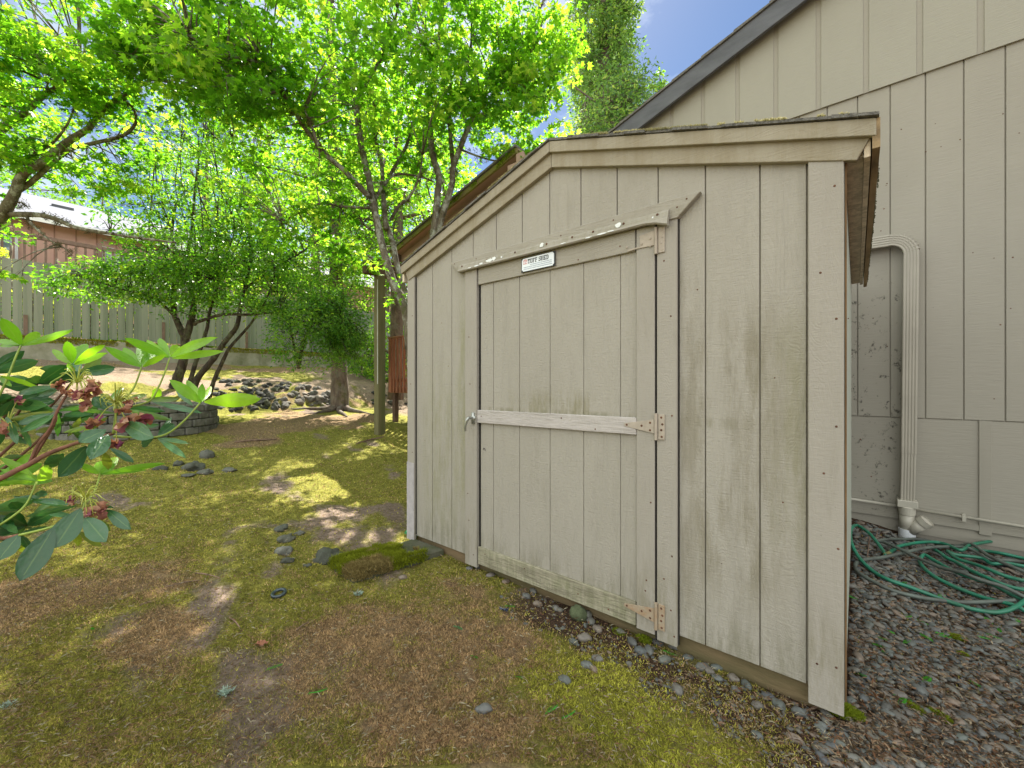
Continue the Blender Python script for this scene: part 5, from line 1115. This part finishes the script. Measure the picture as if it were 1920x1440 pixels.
# thick trunk F
tf = 9.6; fb = ground_at(P(638, 750, tf)); Fk = [fb] + PL_([(637,715),(635,660),(632,600),(630,500),(628,400),(625,300),(622,150),(620,0),(618,-150)], tf)
FL = [(Fk, .20, .07)]
for i in range(12): a = random.uniform(0, 6.28); s_ = Fk[0].lerp(Fk[-1], .35 + .05 * i); FL.append(([s_, s_ + Vector((math.cos(a), math.sin(a), .1)) * .9, s_ + Vector((math.cos(a), math.sin(a), .0)) * 1.7], .04, .01))
sp = ell(640, 380, 9.6, 110, 150, 1.3, 120, .42, 56) + ell(640, 180, 9.6, 120, 140, 1.3, 90, .42, 50) + ell(690, 490, 9.4, 60, 60, .8, 30, .34, 50) + ell(600, 500, 9.6, 80, 50, .8, 40, .34, 50)
tree('broadleaf_tree', 'tree with thick straight grey brown trunk at the foot of the bank', 'tree', fb, FL, sp, M_LMAPLE, M_BARKC, .085, OVAL, .55, flat=.25, up=.8)
b = MB(); rng2 = random.Random(8)
for a in (2.6, 3.6, 4.4, 5.1, 5.9, .2): pts = [fb + Vector((math.cos(a) * d, math.sin(a) * d, 0)) for d in (.1, .35, .7, 1.1)]; pts = [Vector((p.x + rng2.uniform(-.06, .06), p.y + rng2.uniform(-.06, .06), float(gz(p.x, p.y)) + .05 * (1 - i / 3) ** 1.5 + .004)) for i, p in enumerate(pts)]; b.tube(pts, [.10, .05, .03, .012], 8, sm=5, wob=.1)
props(b.build('surface_roots', M_BARKC, smooth=True), 'knobbly surface roots spreading from the thick trunk', 'roots')

# background trees beyond the fence
def bgtree(label, px, t, base_z, top_py, rx_px, mat=M_LDARK, n=90, size=.2, cat='tree', name='broadleaf_tree', tpl=OVAL, asp=.6, flat=.3, low=.15, group='trees beyond the fence'):
    p = P(px, 720, t); base = Vector((p.x, p.y, base_z)); top = CAMZ + (720 - top_py) / FPX * t; h = top - base_z; rr = rx_px / FPX * t; L = [([base, base + Vector((.1, 0, h * .5)), base + Vector((0, .1, h * .95))], h * .022, .03)]; sp = []
    for i in range(8): a = i * 2.4; s_ = base + Vector((0, 0, h * (.25 + .08 * i))); L.append(([s_, s_ + Vector((math.cos(a), math.sin(a), .35)) * rr * .8], .06, .02))
    for _ in range(n):
        while True:
            v = Vector([random.uniform(-1, 1) for _ in range(3)])
            if .25 < v.length < 1: break
        zc = low + (1 - low) * (v.z * .5 + .5); k = 1.0 if name != 'conifer_tree' else math.sqrt(max(.06, 1.08 - zc))
        sp.append((base + Vector((v.x * rr * k, v.y * rr * k, h * zc * .97)), rr * .22 * (1 if name != 'conifer_tree' else .9), 46))
    tree(name, label, cat, base, L, sp, mat, M_BARKC, size, tpl, asp, group, flat=flat, up=.9, twig=.02, maxtw=rr)
bgtree('dark green tree behind the left end of the pink house roof', 30, 30, 3, 235, 120, n=110, size=.26)
bgtree('distant rounded tree rising behind the pink house roof', 190, 42, 3, 335, 110, n=60, size=.3)
bgtree('light green tree behind the tall upright stems of the shrub', 385, 21, 2.5, 210, 85, M_LMAPLE, 110, .18)
bgtree('bright green tree behind the multi stemmed shrub', 500, 20, 2.5, 120, 130, M_LMAPLE, 130, .18)
bgtree('yellow green tree filling the gap left of the leaning maple', 590, 19, 2.2, 150, 110, M_LMAPLE, 120, .17)
bgtree('tall green tree right of the thick trunk', 720, 18, 1.6, 190, 100, M_LMAPLE, 120, .17)
bgtree('tall green tree directly behind the patio cover', 830, 20, 1.2, 200, 100, M_LMAPLE, 100, .18)
bgtree('low leafy tree behind the patio post', 745, 13, .8, 560, 60, M_LMAPLE, 60, .11, low=.05)
bgtree('light green tree just left of the gable peak of the shed', 990, 24, 1, 205, 75, M_LMAPLE, 70, .2)
bgtree('leafy maple added between the timber post and the far bank', 742, 10.6, .8, 60, 120, M_LMAPLE, 120, .085, low=.25, tpl=MAPLE, asp=1.0)  # tree added to dapple the lawn; its leaves also fill the gap there
CG = 'tall trees above the shed roof'
bgtree('tall upright conifer with light green tips above the shed ridge', 1130, 24, 0, -420, 92, M_LCONF, 760, .28, name='conifer_tree', low=.35, asp=.35, group=CG)
bgtree('shorter feathery conifer in front of the tall one above the shed roof', 1165, 20, 0, 100, 190, M_LCONF, 560, .24, name='conifer_tree', low=.3, asp=.35, group=CG)
bgtree('slim small tree peeking over the dark house roof edge', 1236, 26, 0, 112, 26, M_LDARK, 90, .2, low=.5, group=CG)
bgtree('yellow green bush showing above the fence at left', 12, 12.5, 2.1, 448, 48, M_LYEL, 46, .10, 'bush', 'garden_bush', low=.3)
bgtree('small pale bush above the fence right of the yellow one', 98, 12.8, 2.1, 474, 26, M_LYEL, 20, .09, 'bush', 'garden_bush', low=.3)
bgtree('ivy green bush beside the bank at the far end of the fence', 690, 13.5, 1.2, 640, 60, M_LDARK, 50, .10, 'bush', 'garden_bush', low=.05)

for i_, px_h in enumerate((-60, 60, 170, 270, 360, 440, 510, 570, 620)):
    q_ = PX(px_h, 560, -15.6); bgtree(('leafy bush behind the fence at the left edge of the view', 'bush behind the fence left of the first steel bracket gap', 'bush behind the fence below the pink house windows', 'bush behind the fence left of the multi stemmed shrub', 'bush behind the fence hidden by the left shrub stems', 'bush behind the fence between the shrub stems', 'bush behind the fence right of the shrub stems', 'bush behind the fence above the pale rubble', 'bush behind the fence beside the thick tree trunk')[i_], px_h, -SA * q_.x + CA * q_.y, 1.9, 500 + i_ * 12, 75 - i_ * 4, M_LYEL if i_ % 2 else M_LMAPLE, 42, .10, 'bush', 'garden_bush', low=.02, group='bushes behind the fence')
# ================================================================== foreground rhododendron
def z2(zx, zy): return (zx / 2.77, 580 + zy / 2.77)
class Leaves:
    def __init__(s): s.V, s.F, s.T, s.A = [], [], [], []
    def leaf(s, base, tip, width, roll, curl, tint, nseg=9, obov=.58, cup=.15):
        d = tip - base; L = d.length; dn = d.normalized(); view = (Vector((0, 0, CAMZ)) - base).normalized(); sd_ = dn.cross(view).normalized(); nn = sd_.cross(dn).normalized()
        c, sn = math.cos(roll), math.sin(roll); sd_, nn = sd_ * c + nn * sn, nn * c - sd_ * sn
        if nn.z < 0: nn = -nn
        n0 = len(s.V); acr = (-1, -.55, 0, .55, 1)
        for i in range(nseg + 1):
            u = i / nseg; wq = width * .5 * (math.sin(math.pi * u ** (.9 if obov > .5 else 1.05)) ** .72) * (.62 + .76 * u if obov > .5 else 1) * 1.02
            if u < .06: wq = width * .04
            if i == nseg: wq = 0.0005
            cen = base + d * u + nn * (curl * L * (4 * u * (1 - u)) * .5 )
            for a in acr: s.V.append(cen + sd_ * (a * wq) + nn * (cup * abs(a) ** 1.5 * wq * 1.0 + .0015 * math.sin(i * 2.2 + a * 3))); s.T.append(tint); s.A.append(abs(a))
        for i in range(nseg):
            for j in range(4): a0 = n0 + i*5 + j; s.F.append((a0, a0 + 1, a0 + 6, a0 + 5))
    def build(s, name, mat, parent):
        me = bpy.data.meshes.new(name); me.from_pydata([tuple(v) for v in s.V], [], s.F); setattrs(me, {'tint': np.array(s.T), 'across': np.array(s.A)}); me.update(); return link(name, me, mat, parent, smooth=True)
rnd = random.Random(42)
rh = thing('rhododendron', 'rhododendron branch reaching in from the left with glossy leaves and withered red flower heads', 'shrub', (-1.9, .05, 0))
new, old = Leaves(), Leaves()
def LF(S_, bx, by, tx, ty, wz, t, dt=0, roll=None, curl=None, tint=None):
    b0 = P(*z2(bx, by), t); t0 = P(*z2(tx, ty), t + dt); wq = wz / 2.77 / FPX * t * (.92 if S_ is new else .94)
    S_.leaf(b0, t0, wq, rnd.uniform(-.5, .5) if roll is None else roll, rnd.uniform(.02, .10) if curl is None else curl, (rnd.uniform(.2, .6) if S_ is old else rnd.uniform(.2, .9)) if tint is None else tint, obov=.4 if S_ is new else .58)
nw = [  # base x,y  tip x,y  width  t  dt
 (110,185,8,45,62,1.15,-.05),(110,185,205,120,55,1.15,.06),(110,190,380,105,38,1.15,-.05),(100,185,-30,160,36,1.15,.02),(105,185,0,190,30,1.15,.05),(100,190,60,90,45,1.15,.12),
 (375,285,270,208,40,1.2,.05),(375,280,348,165,52,1.2,-.04),(378,280,450,178,58,1.2,.08),(385,285,545,185,40,1.2,-.06),(385,288,560,226,38,1.2,.02),(372,290,352,318,48,1.2,-.06),(375,280,400,190,40,1.2,.1),
 (735,300,545,195,48,1.15,-.05),(735,295,740,185,62,1.15,.08),(740,295,800,200,52,1.15,.1),(728,300,640,200,50,1.15,.03),(740,300,860,235,34,1.15,.0),
 (880,250,645,148,48,1.2,-.08),(880,245,825,150,44,1.2,.04),(885,245,1130,145,56,1.2,-.04),(890,255,1165,218,42,1.2,.05),(875,250,780,222,34,1.2,.08),(880,248,930,190,62,1.2,.1),(870,245,760,160,40,1.2,.03),
 (1045,485,880,365,56,1.25,-.05),(1045,485,970,368,44,1.25,.08),(1050,480,1095,400,30,1.25,.1),(1060,482,1355,465,78,1.25,-.06),(1045,480,1050,385,34,1.25,0),
 (190,890,2,770,42,1.1,.05),(190,890,0,830,30,1.1,-.02),(192,888,262,820,76,1.1,-.03),(185,895,-10,905,28,1.1,.03),
 (520,850,515,790,44,1.15,.05),(515,855,410,800,34,1.15,-.03),(525,850,608,768,50,1.15,.08),(530,855,858,800,34,1.15,-.02),(530,858,762,835,26,1.15,.04),(520,860,600,800,40,1.15,.02),
 (790,460,830,415,48,1.25,-.03),(60,400,0,350,30,1.1,.05),(0,345,205,410,30,1.1,.05)]
for (bx, by, tx, ty, wz, t, dt) in nw: LF(new, bx, by, tx, ty, wz, t, dt)
for (bx, by, tx, ty, wz, t, dt) in [(1000,500,915,398,40,1.25,.05),(100,600,160,715,26,1.1,.02)]: LF(old, bx, by, tx, ty, wz, t, dt, tint=.6)
od = [(300,400,95,437,44,1.12,.02,.4),(300,420,190,448,34,1.12,.05,.6),(270,515,100,490,42,1.15,.05,.3),(280,530,40,575,34,1.15,.0,.95),(270,540,90,597,40,1.15,-.04,.5),(285,545,105,640,38,1.15,-.08,.6),(300,535,300,660,26,1.15,.03,.75),(290,530,500,500,24,1.18,.05,.75),(280,520,150,540,40,1.15,.1,.35),(270,520,110,450,30,1.2,.1,.7),(310,520,425,500,20,1.2,.1,.8),
 (560,520,483,455,60,1.12,-.02,.35),(640,590,798,668,84,1.12,-.06,.45),(550,625,408,690,78,1.1,-.05,.45),(562,650,470,780,80,1.1,-.08,.4),(450,710,303,872,92,1.08,-.06,.15),(640,505,860,530,34,1.2,.06,.4),(650,520,888,575,32,1.2,.0,.8),(790,480,1048,538,34,1.25,-.02,.45),(740,470,930,465,30,1.22,.05,.85),(570,720,695,795,36,1.1,.03,.5),(545,740,562,832,44,1.1,.05,.97),(560,560,430,640,30,1.15,.08,.95),(600,540,390,520,22,1.18,.06,.8),(640,480,760,440,30,1.2,.1,.9),(560,480,640,410,30,1.2,.1,.8),(620,530,520,430,26,1.2,.1,.4),(480,545,330,548,32,1.16,.04,.5),(500,600,330,640,24,1.14,.0,.85),(490,560,380,590,26,1.2,.1,.6),(640,620,830,600,30,1.2,.06,.6),
 (820,660,903,595,56,1.2,.05,.35),(790,675,735,700,58,1.18,-.05,.5),(820,668,980,697,26,1.2,.04,.7),(820,670,965,772,34,1.2,-.04,.6),(830,660,890,560,24,1.2,.08,.5),
 (420,1035,283,1240,112,1.02,-.05,.3),(440,1078,550,1208,86,1.02,-.05,.3),(555,1040,680,1143,56,1.05,-.03,.2),(282,1130,103,1412,112,.98,-.06,.1),(400,1020,135,1078,34,1.05,.0,.4),(400,1150,528,1232,34,1.04,.04,.95),(380,1015,192,990,34,1.08,.06,.4),(360,1030,60,968,24,1.1,.06,.55),(500,1090,572,1150,30,1.05,.04,.85),(390,1150,405,1230,38,1.05,.05,.97),(480,1010,590,1030,20,1.08,.05,.5),(400,1080,250,1060,30,1.08,.06,.45),
 (100,1170,-10,1305,92,1.0,-.04,.2),(100,1170,0,1200,40,1.02,.04,.4),(100,1175,132,1272,48,1.02,.05,.97),(105,1170,158,1245,34,1.02,.02,.3),(90,1160,42,1122,34,1.03,.05,.6),(110,1160,250,1130,24,1.05,.05,.5),(80,1160,0,1070,50,1.06,.08,.3),(100,1165,30,1240,30,1.06,.1,.95),(60,1000,100,1040,50,1.06,.05,.5),(180,960,245,955,36,1.08,.04,.4),
 (60,450,-20,480,60,1.1,.03,.3),(80,460,200,520,40,1.12,.05,.5),(70,470,0,560,50,1.1,.0,.4),(30,640,140,700,30,1.1,.02,.5),(40,560,90,700,34,1.1,.0,.6),(0,500,60,560,44,1.12,.05,.7),(20,610,-30,720,40,1.1,.02,.5),(30,600,0,560,50,1.1,.1,.8),(330,750,230,830,60,1.15,.1,.45),(330,760,230,800,50,1.15,.05,.5),(120,760,20,770,30,1.12,.1,.5),(300,610,180,640,30,1.2,.12,.9),(420,560,350,660,34,1.2,.12,.95),(360,600,440,690,30,1.2,.12,.5)]
for (bx, by, tx, ty, wz, t, dt, ti) in od: LF(old, bx, by, tx, ty, wz, t, dt, tint=ti, curl=rnd.uniform(-.02, .05))
# the rest of the plant, left of the frame
def whorl(S_, c, ax, n, L, wq, ti):
    for i in range(n):
        a = 6.283 * i / n + rnd.uniform(-.2, .2); h = ax.orthogonal().normalized(); k = ax.cross(h); d = (h * math.cos(a) + k * math.sin(a) + ax * rnd.uniform(-.1, .5)).normalized(); S_.leaf(c, c + d * L * rnd.uniform(.7, 1.1), wq, rnd.uniform(-.4, .4), .05, rnd.uniform(*ti))
stems = MB(); stemg = MB(); root = Vector((-2.15, -.45, .0))
for i in range(26):
    c = P(-190 - rnd.uniform(0, 420), rnd.uniform(620, 1250), rnd.uniform(.95, 1.5)); ax = Vector((rnd.uniform(-.4, .6), rnd.uniform(-.3, .6), 1)).normalized(); whorl(old, c, ax, 8, .13, .036, (.2, .7))
    if i % 2: whorl(new, c + ax * .06, ax, 6, .11, .034, (.2, .9))
    stems.tube([root.lerp(c, .3) + Vector((0, 0, .1)), root.lerp(c, .65) + Vector((0, 0, .08)), c], [.010, .007, .004], 6, sm=3)
for (a_, b_, t_, nn) in [(-20,700,1.15,0),(70,720,1.25,0),(20,760,1.15,0),(110,790,1.3,0),(-20,800,1.2,0),(10,900,1.25,1),(-20,960,1.1,0),(50,985,1.15,0),(150,700,1.35,0)]:
    c = P(a_, b_, t_); ax = Vector((rnd.uniform(-.3, .5), rnd.uniform(-.5, .2), 1)).normalized(); whorl(new if nn else old, c, ax, 8, .105, .032, (.2, .9)); stems.tube([P(-120, 960, 1.15), c.lerp(P(-120, 960, 1.15), .4) + Vector((0, 0, -.02)), c], [.005, .004, .003], 6, sm=3)
new.build('new_leaves', M_RHNEW, rh); old.build('old_leaves', M_RHOLD, rh)
def Z(pts, t0, t1): return [P(*z2(a, b_), t0 + (t1 - t0) * i / (len(pts) - 1)) for i, (a, b_) in enumerate(pts)]
mainb = [root, P(-260, 1010, 1.1)] + Z([(-200,960),(0,880),(80,840),(160,800),(230,760),(300,730),(430,685),(590,645)], 1.05, 1.16)
stems.tube(mainb, [.014, .011, .009, .0072, .007, .0066, .0062, .0056, .0045, .004], 9, sm=5, wob=.06)
stems.tube([root, P(-300, 1120, 1.05)] + Z([(-150,1180),(0,1190),(100,1173)], 1.0, 1.02), [.014, .010, .007, .005, .004], 8, sm=4)
for pts, t0, t1, r_, col_ in [([(155,795),(200,700),(260,620),(295,535),(330,470),(352,440)], 1.1, 1.14, .0045, 's'),([(352,440),(320,420),(260,388),(330,340),(375,290)], 1.14, 1.2, .003, 'g'),([(590,645),(600,560),(605,500),(600,470)], 1.14, 1.14, .004, 'g'),([(600,500),(680,430),(715,360),(735,300)], 1.14, 1.15, .003, 'g'),([(610,520),(770,480),(820,410),(855,330),(880,255)], 1.16, 1.2, .0033, 'g'),([(590,660),(700,665),(800,665),(880,640),(960,575),(1010,520),(1040,485)], 1.14, 1.25, .0038, 'g'),([(100,1173),(270,1130),(380,1080),(430,1040),(440,1000)], 1.0, 1.05, .0035, 'g'),([(440,1010),(490,950),(520,855)], 1.05, 1.15, .003, 'g'),([(0,1120),(100,1050),(150,990),(190,895)], 1.05, 1.1, .0035, 'g'),([(-60,560),(20,400),(50,330),(85,240),(108,190)], 1.1, 1.15, .0035, 'g'),([(160,795),(280,600),(290,540)], 1.12, 1.14, .004, 's'),([(450,690),(520,700),(560,650)], 1.12, 1.12, .003, 's')]:
    q_ = stems if col_ == 's' else MB()
    q_.tube(Z(pts, t0, t1), [r_ * .8 * (1.1 - .35 * i / (len(pts) - 1)) for i in range(len(pts))], 8, sm=4)
    if col_ == 'g': q_.build('green_stem', M_STEMG, rh, smooth=True)
stems.build('brown_branches', M_STEMB, rh, smooth=True)
# withered flower heads: pedicels and crumpled petals
def head(cx, cy, t, blooms, npd):
    pd = MB(); c = P(*z2(cx, cy), t)
    for i in range(npd):
        a = rnd.uniform(0, 6.283); e = P(*z2(cx + 95 * math.cos(a) * rnd.uniform(.5, 1.1), cy - 30 + 75 * math.sin(a) * rnd.uniform(.5, 1.1)), t + rnd.uniform(-.05, .05)); pd.tube([c, c.lerp(e, .6) + Vector((0, 0, .012)), e], [.0016, .0012, .0010], 5, sm=3)
        if i % 3 == 0: e2 = e + Vector((rnd.uniform(-.02, .02), rnd.uniform(-.02, .02), -rnd.uniform(.01, .03))); pd.tube([e, e2], [.0008, .0006], 4)
    for (bx, by, sz) in blooms:
        pt = MB(); q = P(*z2(bx, by), t + rnd.uniform(-.03, .02)); pd.tube([c, c.lerp(q, .5) + Vector((0, 0, .01)), q], [.0014, .0012, .001], 5, sm=3)
        for k in range(6):
            n0 = len(pt.v); n1, n2 = 5, 4; ux = Vector([rnd.gauss(0, 1) for _ in range(3)]).normalized(); uy = ux.orthogonal().normalized(); uz = ux.cross(uy); s_ = sz / 2.77 / FPX * t
            vs = [q + ux * ((i/(n1-1)) * s_ * .8) + uy * ((j/(n2-1) - .5) * s_ * .7) + uz * rnd.uniform(-.22, .22) * s_ + Vector((0, 0, -.1 * s_)) for i in range(n1) for j in range(n2)]
            pt.add(vs, [(i*n2+j, (i+1)*n2+j, (i+1)*n2+j+1, i*n2+j+1) for i in range(n1-1) for j in range(n2-1)])
            TT.extend([min(1, max(0, rnd.gauss(.5, .3)))] * (n1*n2))
        o = pt.build('withered_flower', M_PETAL, rh, smooth=True); setattrs(o.data, {'tint': np.array(TT)}); TT.clear()
    h = pd.build('flower_stalks', M_PEDI, rh, smooth=True); setattrs(h.data, {'tint': np.random.default_rng(1).uniform(0, 1, len(h.data.vertices))})
TT = []
head(400, 380, 1.12, [(312,385,44),(345,432,34),(430,425,60),(480,402,55),(395,440,36)], 22)
head(600, 490, 1.12, [(500,585,55),(650,575,70),(720,575,75),(605,692,48),(680,470,40),(455,500,45),(640,520,40)], 30)
head(440, 985, 1.03, [(370,990,34),(450,1062,46),(520,1040,60),(545,1035,40)], 22)
head(40, 600, 1.1, [(5,610,44),(95,470,36),(70,640,36)], 8)
#@@END
